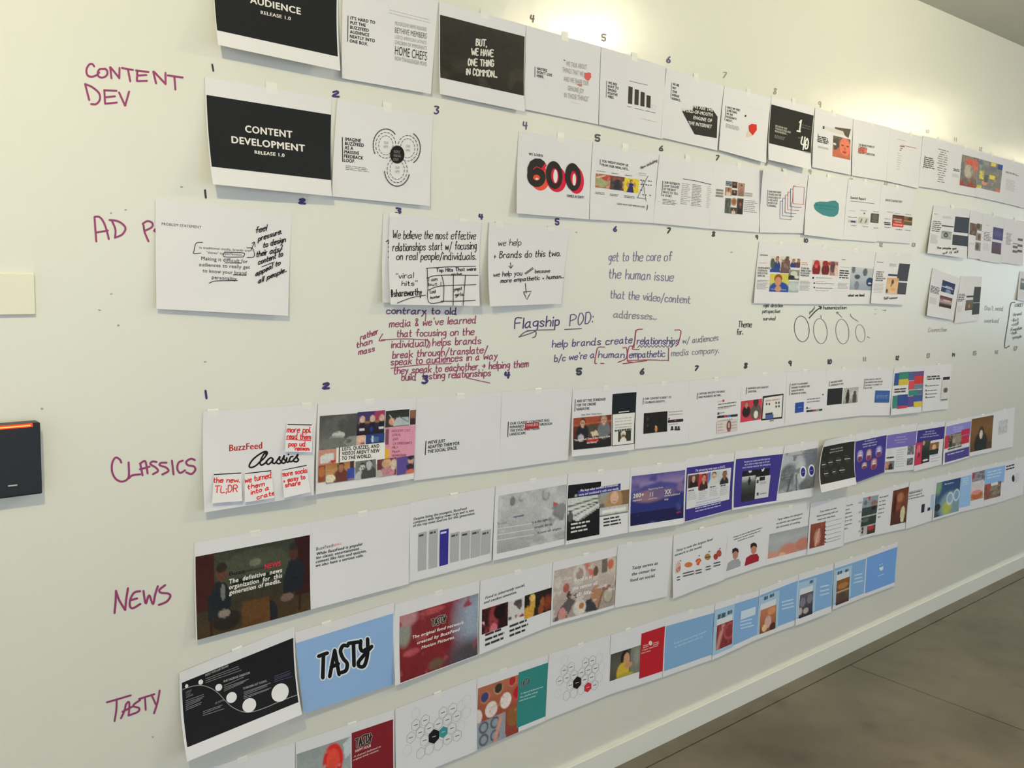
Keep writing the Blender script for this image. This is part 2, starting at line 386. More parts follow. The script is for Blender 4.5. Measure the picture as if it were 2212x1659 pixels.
# ---- printed pictures: a fine colour grid painted from simple shapes
def paint(W, H, bgc, shapes, noise=0.0, seed=0):
    yy, xx = np.mgrid[0:H, 0:W]; X = (xx+.5)/W; Y = (yy+.5)/H
    rs = np.random.RandomState(seed)
    def c_(h): return np.array(rgb(h))
    if isinstance(bgc, tuple):                      # vertical gradient over stops
        cs = [c_(q) for q in bgc]; t = Y*(len(cs)-1); i = np.clip(t.astype(int), 0, len(cs)-2); f = (t-i)[..., None]
        cs = np.array(cs); A = cs[i]*(1-f)+cs[i+1]*f
    else: A = np.ones((H, W, 3))*c_(bgc)
    def fract(sc):
        out = np.zeros((H, W)); amp = 1; tot = 0
        for o in range(3):
            n = max(2, int(sc*2**o)); g = rs.rand(n+2, n+2)
            gx = X*n; gy = Y*n; ix = gx.astype(int); iy = gy.astype(int); fx = gx-ix; fy = gy-iy
            fx = fx*fx*(3-2*fx); fy = fy*fy*(3-2*fy)
            out += amp*(g[iy, ix]*(1-fx)*(1-fy)+g[iy, ix+1]*fx*(1-fy)+g[iy+1, ix]*(1-fx)*fy+g[iy+1, ix+1]*fx*fy); tot += amp; amp *= .55
        return out/tot
    for s in shapes:
        k = s[0]
        if k == 'e':
            _, cx, cy, rx, ry, col = s[:6]; soft = s[6] if len(s) > 6 else 0.12
            d = np.sqrt(((X-cx)/rx)**2+((Y-cy)/ry)**2); a = np.clip((1+soft/2-d)/soft, 0, 1)
        elif k == 'r':
            _, x0, y0, x1, y1, col = s[:6]; a = ((X >= x0) & (X <= x1) & (Y >= y0) & (Y <= y1)).astype(float)
        elif k == 'p':
            _, pts, col = s[:3]; a = np.zeros((H, W), bool); n = len(pts)
            for i in range(n):
                (xa, ya), (xb, yb) = pts[i], pts[(i+1) % n]
                if ya == yb: continue
                cnd = ((ya > Y) != (yb > Y)) & (X < (xb-xa)*(Y-ya)/(yb-ya)+xa); a ^= cnd
            a = a.astype(float)
        elif k == 'o':
            _, cx, cy, rx, ry, wd, col = s[:7]
            d = np.sqrt(((X-cx)/rx)**2+((Y-cy)/ry)**2); a = np.clip(1.3-np.abs(d-1)/wd, 0, 1)
        elif k == 'l':
            _, x0, y0, x1, y1, wd, col = s[:7]
            dx, dy = x1-x0, y1-y0; t = np.clip(((X-x0)*dx+(Y-y0)*dy)/(dx*dx+dy*dy+1e-9), 0, 1)
            d = np.hypot(X-x0-t*dx, Y-y0-t*dy); a = np.clip(1.3-d/wd, 0, 1)
        elif k == 'n':                               # patches of a colour from noise
            _, sc, th, col = s[:4]; a = np.clip((fract(sc)-th)*9, 0, 1)
        elif k == 'g':                               # horizontal gradient overlay
            _, col, x0, x1 = s; a = np.clip((X-x0)/(x1-x0), 0, 1)
        A = A*(1-a[..., None])+c_(col)*a[..., None]
    if noise: A = A*(1+noise*(rs.rand(H, W, 1)-.5)+noise*1.2*(fract(9)[..., None]-.5))
    return np.clip(A, 0.003, 0.9)
def man(x, y, s, skin='#b07a62', hair='#2b211d', top='#2a2d38', w=1.0):
    return [('e', x, y+s*2.3, s*1.5*w, s*1.9, top, .15), ('e', x, y+s*0.75, s*.38*w, s*.5, skin), ('e', x, y-s*.1, s*.72*w, s*.95, hair), ('e', x, y+s*.12, s*.58*w, s*.8, skin),
            ('e', x-s*.2*w, y+s*.05, s*.08*w, s*.07, '#3a2a26'), ('e', x+s*.2*w, y+s*.05, s*.08*w, s*.07, '#3a2a26'), ('e', x, y+s*.5, s*.2*w, s*.07, '#8a4a44')]
_ps = [0]
def pic(S, x0, y0, x1, y1, bgc, shapes=(), noise=0.12, name='printed_picture', label=None, cell=2.0):
    u, v = S.uv(P([(x0, y0), (x1, y1)])); u = np.clip(u, 0, 1); v = np.clip(v, 0, 1)
    sx = abs(x1-x0)*_T[2]; sy = abs(y1-y0)*_T[2]
    W = int(min(110, max(6, sx/cell))); H = int(min(90, max(6, sy/cell))); _ps[0] += 1
    A = paint(W, H, bgc, shapes, noise, _ps[0])
    U, V = np.meshgrid(np.linspace(u[0], u[1], W), np.linspace(v[0], v[1], H))
    X = S.p3(U.ravel(), V.ravel(), S.e())-S.org
    idx = np.arange(W*H).reshape(H, W)
    F = np.stack([idx[:-1, :-1], idx[1:, :-1], idx[1:, 1:], idx[:-1, 1:]], -1).reshape(-1, 4).tolist()
    o = new_obj(name, X, F, PRINT, S.o, label, smooth=True)
    at = o.data.color_attributes.new('print', 'FLOAT_COLOR', 'POINT')
    at.data.foreach_set('color', np.concatenate([A.reshape(-1, 3), np.ones((W*H, 1))], 1).ravel().astype(np.float32))
    return o

# ------------------------------------------------------------------ the room
XL, XR, YB = -2.6, 13.5, -5.2
def struct(name, vf, m, **kw):
    o = new_obj(name, vf[0], vf[1], m, kind='structure'); return o
wall = struct('wall_back', box(XL, XR, 0, 0.12, 0, CEIL), WALLM)
WALL = Wall(wall)
ceiling = struct('ceiling', box(XL, XR, YB, 0.12, CEIL, CEIL+0.1), mat('ceiling_paint', (0.68, 0.67, 0.60), 0.8, 0.2))
floor = struct('floor', box(XL, XR, YB, 0.12, -0.12, -0.012), mat('dark_joint_base', (0.06, 0.05, 0.04), 0.9, 0.1))  # dark base showing in the gaps between the slabs
# cast slabs between the saw-cut joints
jy = [0.0, -0.081, -2.6, YB]; jx = [XL, 0.62, 3.665, 6.71, 9.75, XR]
for a in range(3):
    for c in range(len(jx)-1):
        if a == 0 and c > 0: continue
        x0, x1 = (XL, XR) if a == 0 else (jx[c], jx[c+1])
        v, f = box(x0+.0025, x1-.0025, jy[a+1]+.0025, jy[a]-.0025, -0.012, 0.0)
        new_obj('slab', v, f, CONC, floor)
# baseboard with an eased top edge
TRIMM = mat('baseboard_paint', (0.85, 0.84, 0.79), 0.25, 0.5)
zt, dt = 0.078, 0.016
prof = [(0, 0), (dt, 0), (dt, zt-.003), (dt-.003, zt), (0, zt)]
V = []; F = []
for x in (XL, XR): V += [(x, -a, b_) for a, b_ in prof]
n = len(prof)
for i in range(n): F.append((i, (i+1) % n, n+(i+1) % n, n+i))
F += [tuple(range(n))[::-1], tuple(range(n, 2*n))]
bbd = new_obj('baseboard_back', V, F, TRIMM, kind='structure')

# far right end: unseen wall; window opening and frame added for the cool fill
v1, f1 = [], []
for q in ((XR, XR+.1, YB, -3.95, 0, CEIL), (XR, XR+.1, -0.45, 0.12, 0, CEIL), (XR, XR+.1, -3.95, -0.45, 0, 0.9), (XR, XR+.1, -3.95, -0.45, 2.5, CEIL)):
    v, f = box(*q); k = len(v1); v1 += v; f1 += [tuple(i+k for i in p) for p in f]
struct('wall_right', (v1, f1), mat('end_wall_paint', (0.7, 0.69, 0.65), 0.8, 0.2))
v1, f1 = [], []
for q in ((XR, XR+.06, -3.95, -3.89, 0.9, 2.5), (XR, XR+.06, -0.51, -0.45, 0.9, 2.5), (XR, XR+.06, -2.23, -2.17, 0.9, 2.5), (XR, XR+.06, -3.95, -0.45, 0.9, 0.96), (XR, XR+.06, -3.95, -0.45, 2.44, 2.5)):
    v, f = box(*q); k = len(v1); v1 += v; f1 += [tuple(i+k for i in p) for p in f]
struct('added_window_1', (v1, f1), mat('added_window_frame', (0.1, 0.1, 0.1), 0.5, 0.3))

# ceiling lamps (above the frame, seen only as glare on the glossy wall)
for i, (x, y, pw_) in enumerate(LAMPS):
    e_ = bpy.data.objects.new('ceiling_light', None); COL.objects.link(e_); e_.location = (x, y, CEIL)
    e_['label'] = 'white globe ceiling lamp, %s along the wall, above the frame' % ['first', 'second', 'third', 'fourth'][i]; e_['category'] = 'lamp'; e_['group'] = 'globe ceiling lamps'
    v, f = lathe([(0.0005, 0.0), (0.05, 0.0), (0.05, -0.006), (0.02, -0.012), (0.018, -0.022), (0.0005, -0.022)])
    new_obj('canopy', v, f, mat('lamp_white', (0.8, 0.8, 0.78), 0.4, 0.4), e_, smooth=True)
    v, f = lathe([(max(0.0005, LAMP_R*math.sin(math.pi*k/8)), -0.07+LAMP_R*math.cos(math.pi*k/8)) for k in range(9)], 14)
    new_obj('globe', v, f, mat('lamp_glow_%d' % i, (0.8, 0.8, 0.7), 0.4, 0.4, LAMP_COL, LAMP_E*pw_), e_, smooth=True)
# frames the photo points below are read in
FR = dict(A1=(0,0,.25316), A2=(440,0,.23508), A3=(900,0,.23508), A4=(1300,60,.22604), B1=(1720,150,.22242), B2=(160,380,.23508),
 B3=(640,380,.23508), B4=(1080,250,.23508), C1=(1500,340,.23508), C2=(1860,380,.15913), C3=(720,600,.23508), C4=(1080,600,.23508),
 D1=(1540,560,.23508), D2=(1860,540,.15913), D3=(0,560,.23508), D4=(0,840,.23508), E1=(420,860,.23508), E2=(200,1120,.23508),
 E3=(660,1020,.23508), E4=(1040,990,.23508), F1=(200,1320,.20434), F2=(620,1260,.24051), F3=(1000,1160,.23508), F4=(1440,1040,.23508),
 G1=(1460,840,.18083), G2=(1812,840,.18083), G3=(1760,1000,.20434), G4=(1012,1209,.5425), N=(0,0,1))
def fr(k): K(*FR[k])
fr('N')
R1 = 'printed sheets taped in the top row'; R2 = 'printed sheets taped in the second row'; R3 = 'sheets taped in the third row'
R4 = 'printed sheets taped in the fourth row'; R5 = 'printed sheets taped in the fifth row'; R6 = 'printed sheets taped in the sixth row'; R7 = 'printed sheets taped in the bottom row'
BK = '#1d1c1b'; DK = '#222120'

# ---------------------------------------------------------- card reader and blank plate at the left edge
tr = on_wall((90, 912), .03)[0]; br = on_wall((95, 1066), .03)[0]
x1r, zr1, zr0 = tr[0]-0.002, tr[2], br[2]
def at(o, org):
    for q in o.data.vertices: q.co -= Vector(org)
    o.location = org
rd = bpy.data.objects.new('card_reader', None); COL.objects.link(rd); rd.location = (x1r-0.08, 0, zr0)
rd['label'] = 'black square card reader with a glowing red bar on the wall'; rd['category'] = 'card reader'
def sub(name, vf, m, par, **k):
    o = new_obj(name, [np.array(q)-np.array(par.location) for q in vf[0]], vf[1], m, par, **k); return o
blk = mat('reader_plastic', (0.010, 0.011, 0.016), 0.38, 0.5)
sub('housing', box(x1r-0.16, x1r, -0.030, -0.0005, zr0, zr1, .003), blk, rd)
sub('light_bar', box(x1r-0.155, x1r-0.014, -0.0315, -0.018, zr1-0.0075, zr1-0.0005, .0008), mat('red_led', (0.05, 0.01, 0.01), 0.4, 0.3, (1.0, 0.045, 0.012), 0.8), rd, label='glowing orange red light bar')
sub('light_core', box(x1r-0.155, x1r-0.018, -0.0322, -0.0312, zr1-0.0052, zr1-0.0028), mat('hot_led', (0.05, 0.02, 0.01), 0.4, 0.3, (1.0, 0.42, 0.08), 1.1), rd)
sub('maker_badge', box(x1r-0.060, x1r-0.044, -0.0306, -0.0296, zr0+0.022, zr0+0.0245), mat('badge', (0.5, 0.5, 0.52), 0.4, 0.4), rd)
a = on_wall((73, 592), .006)[0]; b_ = on_wall((73, 679), .006)[0]
pl = bpy.data.objects.new('blank_wall_plate', None); COL.objects.link(pl); pl.location = (a[0]-.06, 0, b_[2])
pl['label'] = 'blank cream cover plate on the wall above the black card reader'; pl['category'] = 'wall plate'
sub('plate_body', box(a[0]-.125, a[0], -0.009, -0.0003, b_[2], a[2], .0012), mat('plate_cream', (0.83, 0.80, 0.68), 0.45, 0.4), pl)
sub('plate_rim', box(a[0]-.128, a[0]+.001, -0.004, -0.0002, b_[2]-.001, a[2]+.003, .001), mat('plate_cream', (0.83, 0.80, 0.68), 0.45, 0.4), pl)

# ---------------------------------------------------------- marker headings on the wall
PUR = '#8e3a68'
def wr(k, lines, w, c, label, **kw):
    fr(k); o = strokes(WALL, lines, w, c, name='handwriting', label=label, **kw); fr('N'); return o
wr('A1', [[(805,568),(790,548),(765,548),(742,580),(738,615),(750,645),(785,655),(825,640),(848,618)],
 [(890,588),(852,590),(835,618),(842,652),(878,662),(912,640),(915,605),(895,584)], [(940,572),(952,668)], [(945,575),(1020,668)], [(1018,668),(1020,578)],
 [(1040,580),(1135,597)], [(1092,592),(1112,695)], [(1172,600),(1168,692)], [(1160,600),(1268,615)], [(1172,645),(1250,640)], [(1170,692),(1255,690)],
 [(1308,610),(1332,712)], [(1315,612),(1415,718)], [(1413,718),(1412,620)], [(1432,643),(1560,662)], [(1488,655),(1497,765)],
 [(728,722),(762,855)], [(725,716),(790,745),(845,795),(852,850),(820,888),(778,888)], [(890,768),(897,885)], [(888,770),(995,775)], [(895,830),(982,822)], [(897,885),(998,875)],
 [(1016,788),(1068,902)], [(1068,902),(1102,780)]], 17, PUR, 'purple marker heading of two words, topmost of the headings on the left')
wr('B2', [[(188,375),(195,480),(205,603)], [(188,375),(235,378),(275,430),(305,520),(320,582)], [(205,520),(312,502)], [(350,415),(380,490),(378,562)],
 [(325,405),(400,415),(455,450),(472,490),(440,540),(375,568)], [(638,450),(650,520),(685,602)], [(630,440),(675,415),(718,432),(715,470),(650,505)],
 [(735,505),(745,490),(758,488)], [(745,510),(755,518)], [(757,525),(757,556)]], 18, PUR, 'purple marker heading partly hidden by a handwritten-on sheet')
wr('D4', [[(1115,678),(1100,648),(1062,632),(1032,680),(1030,760),(1062,825),(1115,852),(1165,835),(1185,790),(1182,675)], [(1185,822),(1215,795),(1290,785)],
 [(1290,690),(1310,795)], [(1285,688),(1330,662),(1345,700),(1357,778)], [(1285,740),(1375,715)], [(1440,672),(1400,668),(1382,692),(1430,722),(1452,755),(1405,785)],
 [(1532,678),(1480,680),(1468,702),(1525,722),(1548,755),(1490,788)], [(1580,658),(1595,788)], [(1680,658),(1640,680),(1630,735),(1655,772),(1702,748)],
 [(1792,655),(1755,642),(1712,670),(1728,702),(1780,712),(1795,745),(1760,782),(1712,768)]], 19, PUR, 'purple marker heading beside the fourth row of sheets')
wr('E2', [[(215,665),(212,760),(202,870)], [(215,665),(245,750),(300,842)], [(300,842),(310,740),(326,640)], [(438,668),(385,680),(350,735),(342,800),(370,825),(440,785)],
 [(350,750),(410,735)], [(468,665),(475,720),(490,782),(520,705),(555,788),(575,700),(600,622)], [(668,612),(615,655),(628,682),(695,690),(715,715),(680,765),(608,795)]],
 20, PUR, 'purple marker heading beside the fifth row of sheets', )
wr('F1', [[(150,965),(280,928),(405,890)], [(255,932),(252,1040),(232,1165)], [(300,1135),(335,1060),(355,985),(385,960),(388,1020),(382,1102)], [(315,1065),(425,1008)],
 [(505,940),(440,985),(440,1010),(492,1025),(480,1065),(378,1105)], [(490,930),(655,878)], [(555,915),(562,1045)], [(625,890),(668,985)], [(710,838),(688,960),(650,1082)]],
 20, PUR, 'purple marker heading, lowest of the headings on the left')

# ---------------------------------------------------------- row numbers in marker
VI = '#3a2a66'; DG = '#35333c'; LG = '#8a877f'
NUMS = [  # text, left x, baseline y, width, height, colour, stroke width
 ('1', 456,153,5,14,DG,4), ('2', 718,207,14,11,VI,4.5), ('3', 938,246,8,16,VI,3.5), ('4', 1130,278,8,17,VI,3), ('5', 1286,304,8,13,DG,4), ('6', 1425,325,6,10,DG,3),
 ('7', 1546,346,6,10,DG,3), ('8', 1653,357,4,8,LG,2), ('9', 1746,375,5,9,LG,2.5), ('10', 1835,393,6,8,LG,2), ('11', 1910,401,6,8,LG,2),
 ('4', 1146,47,7,16,DG,3.5), ('5', 1300,88,7,14,DG,3.5), ('6', 1441,134,6,12,VI,3.5), ('7', 1561,168,7,12,LG,2.5), ('8', 1671,203,5,12,LG,2.5), ('9', 1767,231,5,12,LG,2.5), ('11', 2060,305,6,8,LG,2), ('12', 2115,325,6,7,LG,2), ('10', 2000,287,6,7,LG,2),
 ('1', 440,427,5,16,DG,4.5), ('2', 646,438,13,9,VI,5), ('3', 855,461,9,11,VI,4.5), ('4', 1035,473,7,11,VI,4), ('5', 1200,485,6,12,VI,4), ('6', 1326,499,5,10,VI,3.5), ('7', 1441,503,6,10,DG,3.5), ('8', 1539,510,4,9,DG,3.5),
 ('9', 1632,516,4,8,DG,2.5), ('10', 1737,523,7,8,DG,2.5), ('12', 1900,532,6,7,LG,2.5), ('13', 1970,532,6,7,LG,2.5), ('11', 1908,405,5,7,LG,2),
 ('1', 441,861,5,17,VI,5), ('2', 697,839,14,11,VI,5), ('3', 912,828,10,15,VI,5), ('4', 1091,816,9,13,VI,5), ('5', 1246,809,8,12,DG,5), ('6', 1384,808,6,11,DG,4), ('7', 1501,800,6,9,DG,3.5), ('8', 1608,795,5,10,DG,3.5),
 ('9', 1703,790,5,10,DG,3), ('10', 1788,786,7,9,DG,3), ('11', 1864,780,6,8,LG,2.5), ('12', 1935,777,6,8,DG,2.5), ('13', 2002,773,5,9,LG,2.5), ('14', 2057,770,5,7,DG,2), ('15', 2102,767,6,8,LG,2.5), ('16', 2149,764,6,7,LG,2.5), ('17', 2190,757,6,8,LG,2.5)]
WHERE = {0: 'second', 1: 'top', 2: 'third', 3: 'fourth'}
for i, (t, x, y, ww, h, c, sw) in enumerate(NUMS):
    row = 0 if i < 11 else 1 if i < 20 else 2 if i < 33 else 3
    hand(WALL, t, x, y, x+ww, y+ww*(0.12 if row != 3 else -0.03), h, sw, c, name='handwritten_number', label='small marker numeral %s above the %s row of sheets' % (t, WHERE[row]), seed=i)

# ---------------------------------------------------------- handwritten notes on the wall
PK = '#93375f'; PK2 = '#7a3068'
def note(lines, c, h, w, label, k='C3', cc=None):
    fr(k); V = []; F = []; n = 0; E_ = []
    for t, x0, y0, x1, y1 in lines:
        R = random.Random(hash_(t)); ls, W = hand_lines(t, R)
        a, b = P([(x0, y0), (x1, y1)]); vu = vdir(WALL, (a+b)/2, h)
        v, f = ribbon([smooth_line(a+np.outer(q[:, 0]/W, b-a)+np.outer(q[:, 1]/9, vu), 3) for q in ls], w*_T[2])
        E_ += ribbon.de; V.append(v); F += [tuple(i+n for i in q) for q in f]; n += len(v)
    o = put(WALL, 'handwriting', np.vstack(V), F, marker(c), label, np.array(E_)); fr('N'); return o
note([('contrary to old', 490,330,1130,335)], '#5d2f6b', 62, 10, 'purple first line of the long note below the gridded sheet')
note([("media & we've learned", 515,455,1310,415), ('that focusing on the', 585,545,1290,525), ('individual) helps brands', 535,645,1355,605),
      ('break through/translate/', 545,740,1415,690), ('speak to audiences in a way', 528,805,1505,745), ('they speak to eachother > helping them', 555,885,1790,820), ('build  lasting relationships', 628,945,1445,900)],
     PK, 66, 9, 'long pink marker note on the bare wall, seven slanting lines')
note([('rather', 250,575,408,515), ('than', 215,645,355,605), ('mass', 232,710,378,675)], PK, 55, 9, 'small pink marker note of three short words left of the long note')
wr('C3', [[(455,515),(425,565),(425,580),(475,575)], [(440,570),(650,562),(830,570),(880,585),(888,620),(875,645)], [(528,832),(800,800),(1085,788)], [(1225,920),(1440,968)], [(1115,920),(1165,918)], [(825,300),(850,330),(845,400)]],
   8, PK, 'pink marker underline and bracket strokes of the long note')
note([('Flagship', 135,470,540,440)], '#45356f', 95, 11, 'dark violet marker title on the bare wall, underlined twice', k='C4')
note([('POD:', 640,440,850,410)], '#5a4a86', 100, 9, 'violet marker letters ending in a colon beside the underlined title', k='C4')
wr('C4', [[(250,485),(380,480),(505,478)], [(595,475),(750,468)], [(175,545),(240,495),(350,480)], [(175,545),(270,515),(330,495),(325,540),(300,550)]], 9, '#5b5466', 'grey violet underline strokes below the underlined title')
note([('help brands create', 480,640,1210,600), ('relationships', 1260,610,1640,610)], '#584684', 66, 9, 'violet marker sentence with a bracketed word', k='C4')
note([('w/ audiences', 1680,605,2005,575)], '#7a7088', 58, 6, 'thin grey violet words ending the bracketed sentence', k='C4')
note([("b/c we're a", 500,770,865,735), ('human', 905,735,1140,735), ('empathetic', 1190,735,1515,725)], '#5a4788', 62, 8, 'violet marker second sentence with two bracketed words', k='C4')
note([('media company.', 1575,720,2010,690)], '#7c7290', 58, 6, 'thin violet words ending the second sentence', k='C4')
wr('C4', [[(1310,472),(1255,485),(1240,580),(1218,645),(1225,658),(1280,660)], [(1248,482),(1240,560),(1232,645)], [(1605,480),(1662,490),(1640,600),(1615,628)],
 [(965,637),(905,640),(888,680),(872,780),(890,788)], [(925,788),(955,787)], [(1130,645),(1165,650),(1160,740),(1085,778)], [(1230,628),(1185,640),(1172,760),(1220,775)],
 [(1550,645),(1548,765)], [(1170,762),(1350,755),(1545,760)], [(1130,790),(1350,762)]], 9, '#9a3350', 'red marker brackets drawn around three words')
wr('C4', [[(1268+i*17, 640-(i % 2)*20) for i in range(20)]], 8, '#463a78', 'violet wavy underline under the bracketed word', sm=False)
note([('get to the core of', 1000,1335,1575,1335), ('the human issue', 1000,1490,1590,1520)], '#7d6f94', 88, 8, 'faint violet marker lines to the right of the handwritten sheets', k='B4')
note([('that the video/content', 1015,185,1745,235)], '#837896', 75, 8, 'faint violet line mentioning video, above the bracketed sentence', k='C4')
note([('addresses...', 1045,365,1435,385)], '#8a8590', 66, 8, 'faint grey violet word with trailing dots', k='C4')
note([('Theme', 232,625,355,625), ('for..', 218,695,275,690)], '#2c2a2a', 55, 6, 'two short black marker words left of the drawn circles', k='D1')
note([('right direction', 462,440,640,440), ('perspective', 455,492,615,492), ('survival', 462,560,572,560)], '#3a3836', 34, 4.5, 'three small black marker lines under the photo sheets', k='D1')
note([('humanization', 1015,460,1225,458)], '#3a3836', 34, 5, 'black marker word at the tip of the thick arrow', k='D1')
wr('D1', [[(885,540),(940,480),(995,440)], [(975,432),(998,440),(990,458)]], 11, '#2a2826', 'thick black marker arrow above the first circle')
for i, (cx, cy, rx, ry, c) in enumerate([(817,640,68,118,'#4a4742'), (988,660,62,115,'#77746c'), (1190,665,60,113,'#77746c'), (1355,680,43,80,'#8d8a80')]):
    wr('D1', [[(cx+rx*math.cos(t)+12*math.cos(t+.9)*0-8*math.sin(t), cy-ry*math.sin(t)) for t in [1.3+k*6.35/26 for k in range(27)]]], 6, c,
       'drawn marker oval, %s of the row of four' % ['leftmost and darkest', 'second', 'third', 'rightmost and smallest'][i])
wr('D1', [[(995,540),(993,515)], [(1185,532),(1140,488)], [(1140,500),(1138,487),(1158,487)], [(1335,572),(1275,530),(1265,505)], [(1420,712),(1440,722)]], 7, '#7a766e', 'small grey arrows and ticks above the drawn ovals')
note([('trust', 885,510,935,455)], '#4a4742', 28, 5, 'tiny slanting word beside the thick arrow', k='D1')
note([('- >', 1480,470,1590,480), ('-', 1480,515,1500,512)], '#7f7c74', 22, 4, 'small faint dashes under the last photo sheet', k='D1')
note([('Connection', 915,1115,1160,1105)], '#b09aa2', 60, 6, 'very faint pink word under the two far sheets', k='D2')
note([('Don\'t need', 1680,815,1925,825), ('overload', 1675,985,1865,990)], '#9aa199', 60, 7, 'two faint grey words near the right edge', k='D2')
wr('D2', [[(2090,712),(2032,735),(2000,950),(1948,1308),(2015,1303)]], 13, '#3f3e3c', 'tall black square bracket at the right edge')
note([('STREET', 2085,775,2200,765), ('-brand', 2055,900,2180,880), ('-list', 2035,975,2135,960), ('-call', 2035,1035,2130,1015), ('-Freedom', 2020,1110,2180,1075), ('-talk', 2025,1155,2115,1135), ('-people', 2045,1210,2175,1190)], '#5e5d59', 42, 6, 'short black word list inside the bracket at the right edge', k='D2')
# stray dots and scuffs
fr('N')
V = []; F = []; R = random.Random(3)
for (x, y) in [(383,660),(240,635),(256,703),(443,782),(91,883),(215,670),(272,454),(240,461),(392,404),(1245,502),(330,1592),(445,1010),(1580,545)]:
    k = len(V); q = [(x+3*math.cos(a)*(.5+R.random()), y+2*math.sin(a)*(.5+R.random())) for a in [i*1.05 for i in range(6)]]
    V += q; F.append(tuple(range(k, k+6)))
o = put(WALL, 'scuff_marks', np.array(V), F, mat('scuff', (0.42, 0.40, 0.34), .6, .2)); o['kind'] = 'stuff'
# ========================================================== printed sheets
def mk(TL, TR, BR, BL, label, g, lift=(.006, .006), **kw):
    fr('N'); return Sheet(TL, TR, BR, BL, label, lift=lift, group=g, **kw)
WH = '#d8d4d2'
def bar(S, x0, y0, x1, y1, w=5): return strokes(S, [[(x0, y0), (x1, y1)]], w, '#222222', name='printed_bar', mark=False)
def logo(S, x0, y0, x1, y1, sl, w, rim=None, fill='#15161a'):
    """brush lettered word in the parallelogram: left top (x0,y0), width to x1, height to y1, rise sl"""
    L_ = [[(10,165),(90,135)], [(55,150),(48,360)], [(110,348),(155,120)], [(155,110),(196,330)], [(122,262),(190,232)], [(275,72),(232,70),(208,120),(232,185),(268,230),(258,290),(215,312)],
          [(278,50),(372,36)], [(325,46),(330,250)], [(390,25),(388,90),(408,120),(440,100)], [(452,8),(452,140),(425,245),(385,258),(368,235),(385,195),(490,75)]]
    L_ = [[(x0+a/495*(x1-x0), y0+b/370*(y1-y0)) for a, b in l] for l in L_]
    if rim: strokes(S, L_, w*1.75, rim, name='lettering_outline', mark=False)
    return strokes(S, L_, w, fill, name='brush_lettering', mark=False)

# ---------------- top row
s = mk((459,-140), (734,-68), (735,153), (471,97), 'black title sheet cut off by the top of the photo, release line visible', R1, (.038, .036))
fr('A2'); rect(s, 85,-480, 1232,520, '#212224')
u0, v0 = s.uv(P([(112, 290)])); 
para(s, ['AUDIENCE'], 425,25, 893,135, 62, 60, WH, .04); para(s, ['RELEASE 1.0'], 523,128, 800,187, 32, 30, WH, .035)
s = mk((741,-52), (947,3), (931,203), (738,169), 'white sheet with barred heading left and grey stacked capitals right, in top row', R1, (.008, .010))
fr('A2'); bar(s, 1326,145, 1323,380, 7)
para(s, ["IT'S HARD TO", 'PUT THE', 'BUZZFEED', 'AUDIENCE', 'NEATLY INTO', 'ONE BOX.'], 1347,178, 1578,222, 29, 42, BK, .045)
for t, y, h, c in [('PROGRESSIVE NEWS READERS',230,36,'#8e8b89'), ('BEYHIVE MEMBERS',300,52,'#5c5a58'), ('LGBTQ AMERICAN LATINOS',352,34,'#9a9795'), ('CHILDREN OF IMMIGRANTS',404,36,'#8b8886'), ('HOME CHEFS',500,82,'#333231'), ('NOW TRANSGENDER MOMS',552,38,'#8b8886')]:
    para(s, [t], 1755,y, 2046,y+58, h, 10, c, .02)
greek(s, 1700,130, 2120,180, 2, '#c4bfbd', .2, .5, 9)
s = mk((949,4), (1136,54), (1134,241), (950,203), 'dark charcoal sheet with white hand-lettered four-line quote, top row', R1, (.012, .014))
fr('A3'); pic(s, 215,135, 985,880, ('#33302c','#2b2a28','#2d2a26','#262321'), [('n',3,.55,'#3a362f')], .25, name='printed_dark_ground')
for t, x0, y0, x1, y1 in [('BUT,',545,415,640,425), ('WE HAVE',503,503,702,520), ('ONE THiNG',472,600,705,612), ('iN COMMON...',455,685,735,712)]:
    hand(s, t, x0,y0, x1,y1, 58, 11, '#cfcac4', mark=False, name='printed_lettering')
s = mk((1137,55), (1298,101), None, None, 'white sheet under the first glare spot, pink hearted grey quote in its middle', R1, (.006, .005))
fr('A3'); bar(s, 1087,615, 1085,708, 5); para(s, ['HATERS',"DON'T LIVE", 'HERE.'], 1105,640, 1245,672, 25, 33, BK, .04)
strokes(s, [[(1352,552),(1362,556)]], 8, '#444', mark=False, name='printed_mark')
for t, x0, y0, x1, y1 in [('WE TALK ABOUT',1372,605,1562,640), ('THINGS THAT WE',1338,660,1530,705), ('AND WE SHARE OUR',1350,745,1578,790), ('GENUINE JOY',1388,830,1535,862), ("IN THOSE THINGS\"",1355,895,1578,935)]:
    para(s, [t], x0,y0, x1,y1, 46, 10, '#98928e', .0)
poly(s, [(1540,668),(1562,672),(1575,665),(1598,672),(1602,710),(1580,742),(1560,735),(1540,715)], '#d2605c'); poly(s, [(1468,772),(1515,778),(1518,795),(1490,790)], '#d2706c')
greek(s, 1410,935, 1515,962, 1, '#555', .25, .1, 3)
s = mk((1299,101), (1438,144), None, None, 'white sheet with black bar chart of four descending bars, top row', R1, (.006, .006))
fr('A4'); bar(s, 46,508, 40,665, 4); para(s, ['WE ARE', 'BUILT TO', 'SPREAD', 'POSITIVE', 'VIBES.'], 60,535, 160,558, 24, 33, BK, .04)
for x, t, b_ in [(255,558,732), (315,585,742), (371,610,755), (428,643,768)]: rect(s, x,t, x+34,b_, '#3c3830', 'printed_chart_bar')
strokes(s, [[(478,738),(515,745),(513,785),(476,778),(478,738)]], 2, '#b9b3ad', mark=False, sm=False, name='printed_outline')
strokes(s, [[(262,508),(435,548)]], 4, '#77736f', mark=False, name='printed_caption')
